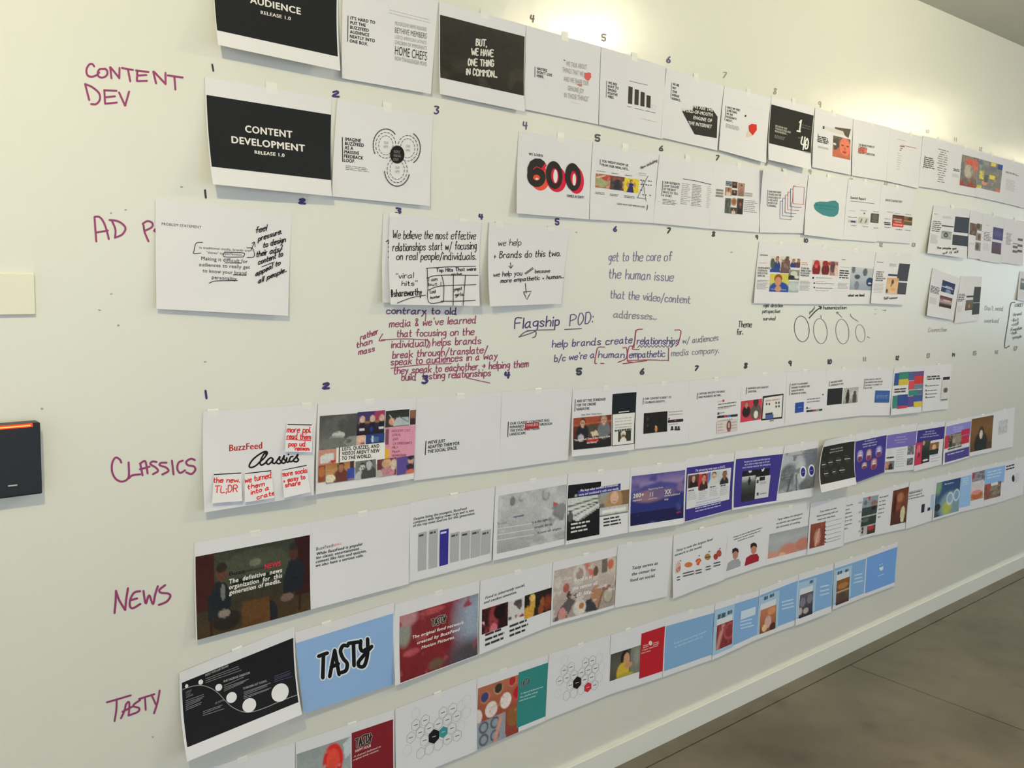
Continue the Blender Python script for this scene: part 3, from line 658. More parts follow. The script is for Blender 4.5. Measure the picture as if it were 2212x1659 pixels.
strokes(s, [[(x,y),(x+40,y+8)] for x, y in [(240,750),(312,768),(360,780),(418,792),(468,805)]], 4, '#66625e', mark=False, name='printed_caption')
greek(s, 380,872, 530,900, 1, '#a9a49f', .3, .1, 9)
s = mk((1440,147), (1564,186), (1549,325), (1427,297), 'sheet with a black faceted shape behind white words, hanging slightly tilted, top row', R1, (.005, .006))
fr('A4'); bar(s, 668,525, 658,672, 4); para(s, ['WE ARE', 'NOT', 'YOUR', 'AVERAGE', 'AUDIENCE...'], 678,548, 770,572, 22, 34, BK, .04)
poly(s, [(870,745),(1050,770),(1105,850),(1097,1055),(885,1018),(765,795),(870,780)], '#2e2d2c')
para(s, ['WE ARE THE'], 868,765, 1060,802, 33, 10, WH, .045); para(s, ['WORD-OF-MOUTH'], 765,798, 1055,850, 33, 10, WH, .045)
para(s, ['ENGINE OF'], 872,872, 1050,905, 33, 10, WH, .045); para(s, ['THE INTERNET'], 822,922, 1048,962, 33, 10, WH, .045)
s = mk((1565,186), (1666,212), (1655,352), (1553,324), 'white sheet with a small red melting cup picture, top row', R1, (.010, .018))
fr('A4'); bar(s, 1185,745, 1175,885, 4); para(s, ['ONCE WE FIND', 'SOMETHING', 'WE ARE', 'PASSIONATE', 'ABOUT...'], 1195,770, 1320,800, 22, 30, BK, .035)
greek(s, 1185,912, 1315,988, 5, '#6f6b68', .35, .2, 5); greek(s, 1368,745, 1562,795, 2, '#4f4b49', .4, .2, 7); poly(s, ell(1372,842,8,11,12), '#333')
poly(s, [(1402,935),(1430,918),(1478,925),(1480,975),(1442,1028),(1405,985)], '#c63327'); poly(s, [(1400,985),(1440,1028),(1395,1048),(1378,1035)], '#dcc0b0')
s = mk((1667,207), (1760,232), (1752,366), (1660,345), 'black sheet with large white 1 and 40 numerals, top row', R1, (.018, .03))
fr('A4'); rect(s, 1620,732, 2025,1205, '#282726'); bar(s, 1650,912, 1645,985, 4)
strokes(s, [[(1890,905),(1905,880),(1888,985)], [(1865,985),(1895,992)]], 15, '#dcd8d4', mark=False, sm=False, name='printed_numeral')
strokes(s, [[(1915,1040),(1905,1108),(1955,1118)], [(1940,1045),(1922,1165)], [(1960,1058),(1945,1095),(1942,1150),(1962,1150),(1972,1095),(1962,1058)]], 13, '#dcd8d4', mark=False, name='printed_numeral')
para(s, ['WE KNOW OUR', 'THOUGHTLINES AND', 'MEASUREMENTS...'], 1655,945, 1805,985, 19, 25, '#c4c0bc', .03); greek(s, 1648,1020, 1755,1080, 5, '#8d8a87', .35, .2, 4)
greek(s, 1905,915, 2000,985, 2, '#5f5c5a', .4, .2, 3); greek(s, 1875,1040, 1900,1065, 1, '#6f6b68', .6, .1, 2); greek(s, 1935,1175, 1988,1205, 2, '#8d8a87', .4, .1, 2)
s = mk((1761,233), (1841,255), (1838,378), (1754,361), 'sheet with an orange-lit face photo on its right half, top row', R1)
fr('B1'); poly(s, [(258,548),(470,600),(468,640),(262,575)], '#cfc9c4'); rect(s, 258,548, 272,580, '#3c3a38'); poly(s, [(370,560),(530,580),(505,668),(470,640),(470,600),(380,578)], '#5b5249')
pic(s, 360,640, 522,880, ('#5a5a50','#8a5a4c','#c26a50','#b3664f'), [('e',.68,.42,.30,.42,'#dd7a60'), ('e',.55,.38,.07,.04,'#7a3a30'), ('e',.83,.38,.07,.04,'#7a3a30'), ('e',.68,.52,.05,.08,'#c25a48'), ('e',.66,.68,.12,.05,'#a33a35'), ('p',[(.0,.2),(.3,.05),(.38,.5),(.1,.7)],'#4b4d43'), ('e',.1,.4,.09,.05,'#d8d0c8')], .2, label='warm orange face photo', cell=1.3)
greek(s, 212,640, 330,735, 4, '#3c3a38', .62, .25, 3); greek(s, 210,740, 315,785, 3, '#8d8985', .35, .2, 4); bar(s, 212,625, 205,700, 3)
s = mk((1844,256), (1924,276), (1914,391), (1840,379), 'white sheet with a red blotch under four tight capital lines, top row', R1)
fr('B1'); poly(s, [(600,765),(640,752),(690,770),(685,810),(640,818),(598,805)], '#d9776c'); para(s, ['THE BRAND POWER OF', 'CONTENT IS', 'OUTSIDE', 'OUR TOP COMPETITION.'], 605,742, 768,768, 22, 25, '#33302e', .03)
s = mk((1924,277), (1994,298), (1984,407), (1914,391), 'white sheet with a thin red and black stepped diagram, top row', R1, tape=(.62,))
fr('B1'); strokes(s, [[(1015,735),(1165,765)]], 5, '#a8585c', mark=False, name='printed_line'); strokes(s, [[(1005,745),(1050,752)], [(1010,765),(1030,768)], [(1005,782),(1018,785)]], 7, '#5c4a48', mark=False, name='printed_line'); greek(s, 985,800, 1012,985, 8, '#b9b4b0', .3, .3, 1); greek(s, 985,680, 1070,695, 1, '#9c9894', .4, .1, 4)
s = mk((1994,292), (2054,310), (2045,412), (1984,403), 'white sheet with a dark text block and a ragged grey column, top row', R1, tape=(.55,))
fr('B1'); greek(s, 1245,840, 1345,975, 6, '#55524f', .55, .3, 3); greek(s, 1378,760, 1455,1112, 15, '#8d8985', .4, .5, 2, align='c'); bar(s, 1250,835, 1232,965, 3)
s = mk((2054,310), (2116,327), (2106,425), (2045,414), 'sheet ending in a busy red and grey photo strip, top row', R1, tape=(.5,))
fr('B1'); greek(s, 1525,958, 1590,1000, 2, '#4f4c49', .6, .2, 2); greek(s, 1518,1008, 1580,1055, 4, '#9c9894', .3, .2, 3)
pic(s, 1612,825, 1772,1160, ('#8d7a72','#8a8078','#9a4f42'), [('e',.5,.2,.25,.1,'#c85a4a'), ('e',.85,.25,.2,.2,'#c96a5c'), ('e',.45,.5,.22,.22,'#b0ab9a'), ('r',0,.25,.2,.75,'#6f7078'), ('r',0,.85,1,1,'#9c4a3c'), ('n',5,.6,'#6a6460')], .35, cell=1.4)
s = mk((2116,327), (2169,342), (2157,436), (2106,425), 'sheet with a mosaic of grey, yellow and blue tiles, top row', R1, tape=(.5,))
fr('B1'); pic(s, 1755,862, 1990,1200, '#7d7c78', [('r',.5,.02,.7,.14,'#d8c455'), ('r',.78,0,1,.2,'#2f4a86'), ('r',.1,.38,.27,.66,'#d9cb50'), ('r',.5,.46,.72,.6,'#d8c94e'), ('e',.32,.78,.1,.08,'#d99078'), ('r',.05,.9,.22,1,'#d0c250'), ('r',.8,.88,1,1,'#cf6f5c'), ('r',.0,.05,.2,.2,'#6a7090'), ('r',.3,.5,.45,.75,'#5d5a52'), ('r',.3,.15,.75,.3,'#737080'), ('n',8,.6,'#93908a')], .3, cell=1.3)
s = mk((2169,342), (2209,354), (2203,447), (2157,436), 'narrow white sheet of text near the right edge, top row', R1, tape=(.5,))
fr('B1'); greek(s, 2035,985, 2160,1040, 2, '#4b4845', .5, .2, 4); greek(s, 2040,1060, 2150,1200, 9, '#aaa5a1', .3, .4, 5)
s = mk((2209,353), (2250,364), None, None, 'white sheet cut off by the right edge of the photo, top row', R1)

# ---------------- second row
s = mk((443,166), (717,213), (717,424), (460,398), 'black title sheet with two bold white lines, beside the topmost purple heading', R2, (.040, .028))
fr('A2'); rect(s, 25,872, 1170,1655, '#202225')
for t, x0, y0, x1, y1, h in [('CONTENT',380,1213,815,1268,64), ('DEVELOPMENT',255,1312,932,1395,64), ('RELEASE 1.0',467,1412,743,1442,31)]: para(s, [t], x0,y0, x1,y1, h, 10, WH, .045)
s = mk((729,214), (936,249), (928,445), (716,424), 'white sheet with three dashed ring diagrams around a black disc, second row', R2, (.008, .012))
fr('A2'); bar(s, 1273,1262, 1277,1485, 8)
para(s, ['IMAGINE', 'BUZZFEED', 'AS A', 'MASSIVE', 'FEEDBACK', 'LOOP.'], 1298,1292, 1475,1312, 31, 39, BK, .045)
greek(s, 1305,1515, 1545,1590, 3, '#7d7976', .35, .3, 5)
def dash_ring(S, cx, cy, r_, ry, n, w, c, a0=0, a1=6.283, fillf=.6):
    L_ = []
    for k in range(n):
        t0 = a0+(a1-a0)*k/n; t1 = t0+(a1-a0)/n*fillf; L_.append([(cx+r_*math.cos(t), cy+ry*math.sin(t)) for t in np.linspace(t0, t1, 4)])
    return strokes(S, L_, w, c, name='printed_ring', mark=False, sm=False)
for cx, cy in [(1672,1335), (1872,1362), (1775,1560)]:
    dash_ring(s, cx, cy, 92, 118, 18, 5, '#3c3a39'); dash_ring(s, cx, cy, 66, 88, 15, 4.5, '#55524f'); dash_ring(s, cx, cy, 116, 150, 16, 9, '#4c4947', (2.6 if cx < 1700 else 5.2 if cx > 1800 else .3), (5.6 if cx < 1700 else 7.4 if cx > 1800 else 3.1), .7)
for cx, cy in [(1672,1330), (1872,1362), (1775,1558)]: para(s, ['OUR', 'APPS'], cx-18,cy-8, cx+22,cy-4, 26, 38, '#9c9894', .0)
poly(s, ell(1775,1420,66,82,30), '#1b1b1b'); para(s, ['PEOPLE', 'MAKING', 'STUFF'], 1742,1405, 1808,1411, 26, 36, '#8d8b89', .0)
s = mk((1121,284), (1280,306), (1272,474), (1116,461), 'white sheet with giant black and red 600, second row', R2, (.014, .008), tape=(.55,))
fr('B4'); para(s, ['WE LEARN'], 262,362, 392,380, 25, 10, BK, .035)
red = '#cf2140'; red2 = '#e2503c'
def o_(cx, cy, rx, ry, ix, iy, dx=0):
    n = 36; out = ell(cx, cy, rx, ry, n, 0, dx); inn = ell(cx, cy, ix, iy, n, 0, dx); return out, inn
for cx, cy, rx, ry, c in [(360,570,88,118,red2), (512,580,92,122,red), (690,590,76,128,red)]:
    poly(s, ell(cx+4, cy, rx, ry, 30, 0, .08), c, 'printed_numeral')
for cx, cy, rx, ry in [(332,545,92,112), (495,545,78,126), (668,566,74,128)]:
    pass
def ring(S, cx, cy, rx, ry, ix, iy, c, icx=0, icy=0, n=36):
    a = ell(cx, cy, rx, ry, n, 0, .06); b = ell(cx+icx, cy+icy, ix, iy, n, 0, .06)
    return put(S, 'printed_numeral', P(a+b), [(i, (i+1) % n, n+(i+1) % n, n+i) for i in range(n)], ink(c))
poly(s, ell(335,570,28,22,18), WH, 'printed_numeral'); poly(s, ell(508,555,20,62,20), '#dcd8d6', 'printed_numeral'); poly(s, ell(680,588,16,56,20), '#dcd8d6', 'printed_numeral')
BK6 = '#2a2728'
ring(s, 332,560, 84, 95, 30, 26, BK6, 0, 8)
put(s, 'printed_numeral', P(ell(335,570,30,26,18)+ell(338,580,16,9,18)), [(i, (i+1) % 18, 18+(i+1) % 18, 18+i) for i in range(18)], ink(red2))
poly(s, [(250,560),(250,480),(275,420),(320,392),(370,395),(405,420),(425,458),(400,508),(375,490),(350,465),(310,475),(300,520)], BK6, 'printed_numeral')
poly(s, [(425,458),(398,508),(372,488),(395,462),(415,430)], red, 'printed_numeral'); strokes(s, [[(305,490),(335,470),(372,488)]], 7, red, mark=False, name='printed_numeral')
ring(s, 495,545, 76,128, 36,72, BK6, 8, 8); ring(s, 668,563, 72,128, 32,68, BK6, 8, 12)
para(s, ['TIMES A DAY!'], 610,748, 768,762, 25, 10, BK, .035)
s = mk((1281,307), (1424,333), (1411,482), (1273,474), 'white sheet with three photos, a yellow one last, and pen scribbles, second row', R2, (.008, .006), tape=(.47,))
fr('B4'); bar(s, 921,403, 919,450, 5); para(s, ['YOU MIGHT KNOW US', 'FROM OUR VIRAL HITS...'], 935,425, 1190,470, 22, 35, BK, .04)
for x, y in [(885,500),(1025,520),(1150,538)]: greek(s, x,y, x+(90 if x < 900 else 65),y+22, 1, '#444', .4, .1, 3)
pic(s, 880,528, 1012,672, ('#a5574a','#b58a72','#a04e44'), [('e',.4,.6,.4,.35,'#9a9a72'), ('e',.7,.25,.3,.2,'#b0413c'), ('l',.1,.3,.6,.1,.05,'#d8c0a8'), ('n',5,.6,'#c99a80')], .35, cell=1.3)
pic(s, 1015,548, 1140,690, ('#6d4a42','#3d3a44','#4a3a38'), [('e',.45,.25,.3,.2,'#8a4a40'), ('e',.5,.65,.3,.4,'#2d2f3c'), ('e',.9,.6,.1,.3,'#c09a80'), ('n',4,.6,'#5a3f3c')], .3, cell=1.3)
pic(s, 1143,568, 1268,712, '#d8c030', [('p',[(.3,.35),(.62,.35),(.6,.6),(.7,1),(.2,1),(.32,.6)],'#2a2f63'), ('e',.46,.22,.1,.13,'#3a2a24'), ('e',.47,.24,.06,.09,'#c08a70'), ('e',.25,.45,.08,.2,'#c08a70'), ('e',.7,.45,.08,.2,'#b9826a')], .15, cell=1.2)
for x, y in [(875,695),(1008,712),(1140,728)]: greek(s, x,y, x+95,y+35, 2, '#6a6663', .4, .3, 4)
greek(s, 1275,515, 1345,560, 2, '#b0aba8', .3, .2, 3)
strokes(s, [[(1290,590),(1300,592)], [(1315,595),(1322,600)], [(1362,598),(1370,602)], [(1385,602),(1390,604)], [(1295,628),(1302,632)], [(1315,632),(1320,636)], [(1338,632),(1344,636)], [(1360,636),(1366,640)], [(1383,636),(1388,640)], [(1300,685),(1290,680)], [(1310,722),(1316,728)], [(1336,726),(1340,730)], [(1375,730),(1380,734)]], 8, '#3a3836', mark=False, name='pen_marks')
strokes(s, [[(1358,552),(1320,630),(1262,752)], [(1300,590),(1320,660),(1340,785)], [(1258,752),(1340,764)]], 4, '#5c5955', mark=False, name='pen_marks')
hand(s, 'Now including', 1295,490, 1440,420, 22, 4, '#4c4947', up=(-6,-24), mark=False)
para(s, ['GUESS WHAT? THEY WERE NO FLUKE.'], 1072,815, 1332,846, 15, 10, '#2c2a29', .03); bar(s, 1352,820, 1347,866, 5)
s = mk((1425,334), (1543,351), (1532,494), (1411,482), 'white sheet with a heading and a dense grey table, second row', R2, tape=(.5,))
fr('B4'); bar(s, 1495,600, 1486,735, 5); para(s, ['OUR FEEDBACK', 'LOOP TEACHES', 'US THE BEST', 'WAYS TO TELL', 'A STORY.'], 1505,622, 1652,640, 22, 30, BK, .035)
greek(s, 1495,760, 1635,830, 4, '#66625f', .35, .3, 5); strokes(s, [[(1683,580),(1810,602),(1938,632)]], 6, '#4a4846', mark=False, name='printed_line')
greek(s, 1672,615, 1750,825, 12, '#a19c99', .4, .4, 3); greek(s, 1770,625, 1850,840, 14, '#98938f', .45, .3, 3); greek(s, 1910,640, 1936,855, 12, '#bbb6b2', .35, .5, 1)
s = mk((1543,352), (1648,366), (1639,502), (1532,494), 'white sheet with a grid of small portrait photos in the middle, second row', R2, tape=(.5,))
fr('C1')
PT = [('#7a8496',290,215,345,268),('#5a3530',348,222,392,285),('#a58478',402,232,455,360),('#a87a68',285,272,338,355),('#3c3a30',345,298,388,352),('#5a625e',285,372,325,515),('#3e3a38',332,458,382,522),('#4a3c38',395,375,440,525)]
for i, (c, a, b_, d, e_) in enumerate(PT): pic(s, a,b_, d,e_, c, man(.5,.35,.22,['#b07a62','#8a5a48'][i % 2],'#2b211d',['#c9b9b0','#2a2a2c','#8a6a60'][i % 3]) if i not in (0, 5) else [('n',4,.5,'#4d4a44')], .3, cell=1.1)
pic(s, 338,370, 384,445, '#e0dbd6', [('e',.5,.5,.48,.5,'#a87a60'), ('e',.5,.5,.3,.3,'#8a5a48')], .25, cell=1.1)
greek(s, 200,285, 265,372, 3, '#8d8985', .7, .1, 3); greek(s, 465,318, 535,365, 2, '#a9a49f', .65, .1, 3); greek(s, 460,385, 575,515, 7, '#7c7875', .25, .3, 5)
s = mk((1649,364), (1746,377), (1736,504), (1641,502), 'white sheet with a fan of red and blue outlined frames, second row', R2, top=(.012, .008), tape=(.5,))
fr('C1'); bar(s, 673,300, 667,440, 4); para(s, ['OUR PARTNERS', 'STAND ON THE', 'SHOULDERS OF', 'A DECADE\'S', 'WORTH OF', 'LEARNING.'], 680,322, 798,332, 19, 26, '#2c2a29', .03)
for i in range(6):
    x0, y0 = 788+i*24, 402-i*28; x1, y1 = x0+102, y0+12; c = ['#3a4270','#4a5080','#3c3a4c','#a03c44','#3a4270','#c03c40'][i]
    strokes(s, [[(x0,y0),(x0-4,y0+162),(x1-4+(0),y0+170),(x1,y1)] if i < 1 else [(x0-2,y0+3),(x0-4,y0+160)], [(x0,y0),(x0+20,y0+2)], [(x0-4,y0+162),(x1-4,y0+170)]], 4, c, mark=False, sm=False, name='printed_frame_outline')
strokes(s, [[(908,264),(1010,275)], [(1010,275),(1000,425)], [(908,264),(898,415)]], 3, '#b06a6c', mark=False, sm=False, name='printed_frame_outline')
s = mk((1747,378), (1832,387), (1821,518), (1737,507), 'white sheet with a teal pebble shape, second row', R2, (.012, .006), tape=(.5,))
fr('C1'); poly(s, [(1095,440),(1110,415),(1150,405),(1220,408),(1262,398),(1298,398),(1325,425),(1328,470),(1318,520),(1285,545),(1240,545),(1180,530),(1130,500),(1105,475)], '#3f8088', label='teal pebble shape')
para(s, ['BRANDED CONTENT THAT'], 1115,442, 1310,468, 15, 10, '#1f4a50', .02); greek(s, 1140,462, 1290,488, 1, '#2c5c62', .4, .1, 5)
s = mk((1833,387), (1905,398), (1893,523), (1821,517), 'white sheet with three small product pictures under a script line, second row', R2, tape=(.5,))
fr('C1'); hand(s, 'Special Report', 1432,378, 1572,392, 20, 4, '#5c5955', mark=False); strokes(s, [[(1432,400),(1650,425)]], 4, '#5a5754', mark=False, name='printed_line')
greek(s, 1418,480, 1485,500, 1, '#a9a49f', .3, .2, 4); rect(s, 1412,544, 1493,557, '#3c3a40'); rect(s, 1412,572, 1492,605, '#b9b7c4'); rect(s, 1435,580, 1478,600, '#45407a')
pic(s, 1512,545, 1600,615, '#c4c0b8', [('l',.2,.8,.3,.3,.06,'#3a3836'), ('l',.65,.8,.75,.3,.06,'#3a3836')], .2, cell=1.2); poly(s, ell(1560,515,8,8,8), '#66625f')
pic(s, 1622,512, 1698,605, '#4d4a44', [('e',.5,.4,.3,.3,'#635f56'), ('r',.2,.8,.8,.86,'#8d8a84')], .3, cell=1.2)
for a, b_ in [(1525,482),(1640,492),(1435,620),(1545,630),(1645,642)]: greek(s, a,b_, a+60,b_+14, 1, '#6a6663', .5, .2, 3)
s = mk((1905,398), (1976,412), (1967,526), (1893,521), 'white sheet with red and brown poster pictures under bold italics, second row', R2, tape=(.45,))
fr('C1'); para(s, ["AWAY'S INVENTORY"], 1752,402, 1908,420, 22, 10, '#33302e', .03); greek(s, 1750,424, 1950,455, 1, '#8d8985', .3, .05, 8)
rect(s, 1745,560, 1802,570, '#5a5658'); rect(s, 1742,592, 1800,608, '#4a3a40'); rect(s, 1745,608, 1800,624, '#3a363c')
pic(s, 1822,525, 1918,645, ('#3c2c28','#7a3a30','#b03a30','#c84038'), [('r',.12,.3,.8,.42,'#b09a8c'), ('r',.2,.52,.75,.62,'#b8a294'), ('r',.1,.76,.9,.88,'#d98a80')], .2, cell=1.2)
pic(s, 1926,540, 2002,628, ('#8a6a50','#6a5038','#5a4a38'), [('e',.7,.25,.25,.2,'#3c3426'), ('r',.1,.5,.9,.56,'#9a7a58')], .3, cell=1.2)
for a, b_ in [(1770,495),(1840,508),(1940,518),(1745,635),(1850,655),(1935,662)]: greek(s, a,b_, a+60,b_+16, 1, '#7d7976', .5, .2, 3)
s = mk((2017,444), (2096,452), (2089,558), (2003,547), 'sheet with two navy blocks and a padlock picture, second row far right', R2, (.012, .022), pw=1.6)
fr('C2'); rect(s, 1280,550, 1478,785, '#39404f'); rect(s, 1245,795, 1448,960, '#3a404c'); rect(s, 1095,666, 1255,700, '#3c3c4e')
pic(s, 1095,745, 1222,865, ('#7c8280','#a4acaa','#8d9492'), [('o',.45,.5,.15,.2,.5,'#2a2c2e'), ('l',.42,.2,.42,.3,.06,'#2a2c2e')], .1, cell=1, label='grey padlock picture')
greek(s, 975,600, 1085,770, 6, '#4f4c50', .4, .3, 3); greek(s, 950,790, 1045,925, 9, '#a5a2a6', .35, .3, 4); greek(s, 1110,540, 1255,590, 3, '#9c9a9c', .35, .3, 5); greek(s, 990,510, 1040,525, 1, '#77747a', .5, .1, 2)
hand(s, 'the people get', 1030,985, 1290,1000, 28, 6, '#4a4846', mark=False); hand(s, 'of it all', 1110,1062, 1310,1040, 28, 7, '#4a4846', mark=False)
s = mk((2096,453), (2124,461), (2116,560), (2090,557), 'narrow strip of a sheet with brown and grey photos, second row far right', R2, tape=())
fr('C2'); pic(s, 1480,632, 1568,815, ('#6d5450','#5a403c'), [('n',4,.5,'#7d6660')], .2, cell=1); pic(s, 1575,642, 1660,755, '#7d7872', [('e',.3,.4,.3,.4,'#4d4a46')], .2, cell=1)
pic(s, 1562,770, 1648,888, '#8d8680', [('e',.6,.5,.2,.4,'#6a4a40')], .2, cell=1); pic(s, 1552,895, 1632,1022, '#8a857e', [('e',.4,.5,.3,.4,'#5c5650')], .2, cell=1); greek(s, 1465,900, 1540,940, 3, '#a9a5a3', .3, .2, 3)
s = mk((2124,461), (2170,470), (2163,570), (2116,562), 'sheet with stacked indigo and plum blocks at its right, second row far right', R2, tape=(.5,))
fr('C2'); pic(s, 1795,692, 1920,882, '#4a4678', [('e',.5,.5,.4,.25,'#5a5588')], .1, cell=1); pic(s, 1778,890, 1895,1068, ('#5c4f6a','#5a464e'), [], .15, cell=1)
greek(s, 1670,750, 1765,895, 6, '#66626a', .4, .3, 3); greek(s, 1655,910, 1745,1025, 7, '#b0acae', .3, .3, 4); greek(s, 1690,658, 1740,680, 1, '#8d8a8e', .4, .1, 2)
s = mk((2170,471), (2216,479), (2209,574), (2163,567), 'sheet with six small brown tiles, cut off at the right edge, second row', R2, tape=(.5,))
fr('C2'); greek(s, 1975,770, 2040,945, 9, '#77747a', .45, .4, 3)
for a, b_ in [(2060,910),(2060,945),(2055,1005),(2130,845),(2125,925),(2120,1000)]: pic(s, a,b_, a+62,b_+(20 if b_ == 910 else 42), '#6d6058', [], .25, cell=1)

# ---------------- third row
s = mk((336,430), (631,462), (622,682), (337,667), 'sheet with a short typed problem statement and black handwritten remarks at its right', R3, (.010, .016), tape=(), wav=.003)
fr('B2'); para(s, ['PROBLEM STATEMENT'], 805,452, 1170,484, 25, 10, '#26242a', .02)
para(s, ['In traditional media, brands are'], 1150,668, 1612,697, 22, 10, '#2c2a30', .01); para(s, ['"slaves" to perfection.'], 1215,712, 1548,735, 22, 10, '#2c2a30', .01)
for t, x0, y0, x1, y1 in [('Making it difficult for',1168,772,1595,802), ('audiences to really get',1147,828,1615,855), ('to know your brand',1180,885,1582,910), ('personality.',1265,945,1500,962)]: para(s, [t], x0,y0, x1,y1, 34, 10, '#242228', .012)
strokes(s, [[(1180,610),(1120,618),(1100,690),(1100,712),(1165,708)], [(1380,700),(1380,742),(1552,745)], [(1380,700),(1555,708),(1552,745)], [(1585,660),(1640,668),(1652,740),(1590,750)], [(1620,690),(1655,610)], [(1632,620),(1655,608),(1662,650)], [(1240,985),(1300,965),(1500,960)], [(1460,908),(1580,912)], [(1385,798),(1535,800)]], 6, '#242228', mark=False, name='pen_marks')
for t, x0, y0, x1, y1, h in [('feel',1665,525,1765,500,55), ('pressure.',1690,600,1900,530,50), ('to design',1735,660,1938,605,52), ('their ads/',1672,745,1905,690,52), ('content to',1690,815,1912,735,50), ('appeal to',1665,920,1888,815,46), ('all people..',1690,985,1945,880,46)]:
    hand(s, t, x0,y0, x1,y1, h, 8, '#201e22', up=(6,-h), mark=False)
strokes(s, [[(1840,715),(1910,670)], [(1722,835),(1835,790)]], 6, '#201e22', mark=False, name='pen_marks')
s = mk((828,461), (1042,479), (1030,652), (826,654), 'plain sheet showing behind the handwritten sheet with the drawn grid', R3, (.014, .014), tape=(.1, .8), base=.001)
fr('B3'); strokes(s, [[(825,605),(850,590),(842,625)], [(845,650),(850,662)], [(845,690),(850,700)], [(845,745),(850,752)]], 9, '#3a383c', mark=False, name='printed_marks')
s = mk((842,468), (1040,482), (1036,661), (844,658), 'handwritten sheet with a drawn grid table in its corner', R3, (.026, .026), base=.004, tape=())
fr('B3')
for t, x0, y0, x1, y1, h, w_ in [('We believe the most effective',885,575,1645,582,75,7), ('relationships start w/ focusing',885,690,1652,672,75,7), ('on real people/individuals.',920,770,1648,768,68,7), ('"viral',915,945,1075,935,50,6), ('hits"',970,1010,1108,1005,45,6), ('#shareworthy',870,1110,1150,1095,65,8), ('Top Hits That were',1285,882,1648,868,32,6), ('niche',1425,915,1515,910,24,5), ('I am',1215,968,1292,962,30,5), ('but I',1210,1010,1325,1005,30,5), ('Lost',1228,1078,1280,1075,34,5), ('hunter',1232,1130,1318,1115,24,5), ('yngst',1448,1055,1518,1045,30,5), ('girls',1458,1105,1530,1100,32,5)]:
    hand(s, t, x0,y0, x1,y1, h, w_, '#262428', mark=False)
strokes(s, [[(1190,848),(1400,835),(1645,830)], [(1200,848),(1205,1000),(1215,1160),(1345,1158)], [(1195,938),(1310,912),(1668,912)], [(1210,1048),(1330,1010),(1648,998)], [(1325,1150),(1480,1150),(1642,1142)], [(1332,912),(1352,1000),(1350,1155)], [(1440,910),(1438,1195)], [(1552,910),(1540,1050),(1530,1190)], [(925,1168),(1050,1120),(1185,1095)]], 6, '#262428', mark=False, sm=True, name='pen_marks')
s = mk((1057,480), (1232,494), (1212,656), (1058,662), 'handwritten sheet with two small arrows, hanging right of the grid sheet', R3, (.026, .012), base=.003, tape=(.12, .75))
fr('B4')
for t, x0, y0, x1, y1, h, w_ in [('we help',-15,1195,190,1190,58,6), ('+ Brands do this two.',-55,1310,550,1290,62,7), ('we help you',-60,1480,200,1465,44,6), ('because',320,1445,455,1440,34,5), ('more empathetic + human...',5,1535,580,1490,38,6)]:
    hand(s, t, x0,y0, x1,y1, h, w_, '#2c2a2e', mark=False)
for L_ in ([[(95,1350),(100,1400)], [(80,1380),(98,1402),(118,1375)]], [[(225,1450),(300,1395)], [(235,1455),(305,1405)]], [[(232,1540),(240,1630)], [(215,1618),(288,1612),(245,1690),(215,1618)]]):
    strokes(s, L_, 6, '#2c2a2e', mark=False, sm=False, name='pen_marks')
s = mk((1640,522), (1732,528), (1722,657), (1628,655), 'sheet of people photos, blue-shirted man on yellow below, third row', R3, tape=(.5,))
fr('C1'); pic(s, 705,905, 792,1058, '#cfc9c0', man(.6,.2,.2,'#b0806a','#3a2a24','#2a3f7a')+[('e',.2,.45,.2,.3,'#4c5648'), ('e',.45,1,.5,.3,'#2b4488')], .15, cell=1.1)
pic(s, 800,905, 878,1066, '#cfc8c4', [('p',[(.1,.3),(.5,.15),(.95,.3),(.95,1),(0,1)],'#6a4f4e'), ('e',.6,.15,.18,.14,'#5a403a'), ('n',6,.6,'#8d706c')], .2, cell=1.1)
pic(s, 882,925, 975,1015, '#cbc4bb', man(.35,.3,.2,'#b0806a','#2a2420','#2a3c78')+man(.8,.25,.18,'#a87a64','#2a2420','#5a3a44'), .15, cell=1.1)
pic(s, 698,1068, 862,1238, ('#c9b83c','#c4c068','#6a7a3c'), [('e',.5,.85,.5,.42,'#274a9c'), ('e',.42,.28,.2,.26,'#8a4a30'), ('e',.42,.42,.16,.25,'#c28a6c'), ('e',.45,.82,.16,.16,'#c08a70'), ('l',.1,.85,.85,.87,.02,'#c0a080')], .12, cell=1.1, label='photo of a blue-shirted man on yellow')
pic(s, 868,1030, 965,1128, ('#8d9088','#4a4c48'), [('e',.5,.4,.3,.25,'#c0c2bd'), ('e',.3,.75,.3,.2,'#2c2e2c'), ('e',.75,.7,.2,.15,'#c9c9c4')], .3, cell=1.1)
pic(s, 868,1138, 955,1240, ('#9aa6aa','#c4cccf','#8d9a9e'), [('e',.5,.5,.3,.4,'#b4bcc0')], .15, cell=1.1)
rect(s, 602,890, 672,906, '#8d8986'); rect(s, 595,962, 665,974, '#d2bdb8')
para(s, ['ALLOW AUDIENCES', 'TO STEP IN THE', 'SHOES OF YOUR', 'CHARACTER.'], 582,1022, 692,1028, 18, 24, '#3a3836', .03); greek(s, 575,1122, 680,1215, 7, '#77736f', .25, .25, 5)
s = mk((1732,528), (1813,534), (1805,657), (1722,657), 'sheet with three crimson figure photos in a line, third row', R3, tape=(.6,))
fr('C1'); pic(s, 1085,940, 1158,1075, '#c9b8b0', [('e',.5,.65,.42,.5,'#7a2028'), ('e',.5,.25,.3,.22,'#b03038'), ('e',.45,.45,.15,.12,'#d05a50')], .2, cell=1.1)
pic(s, 1165,948, 1245,1080, '#cbbab2', [('e',.5,.65,.38,.45,'#6a2226'), ('e',.45,.2,.28,.2,'#8a2c2c'), ('e',.85,.2,.15,.12,'#b03a34')], .2, cell=1.1)
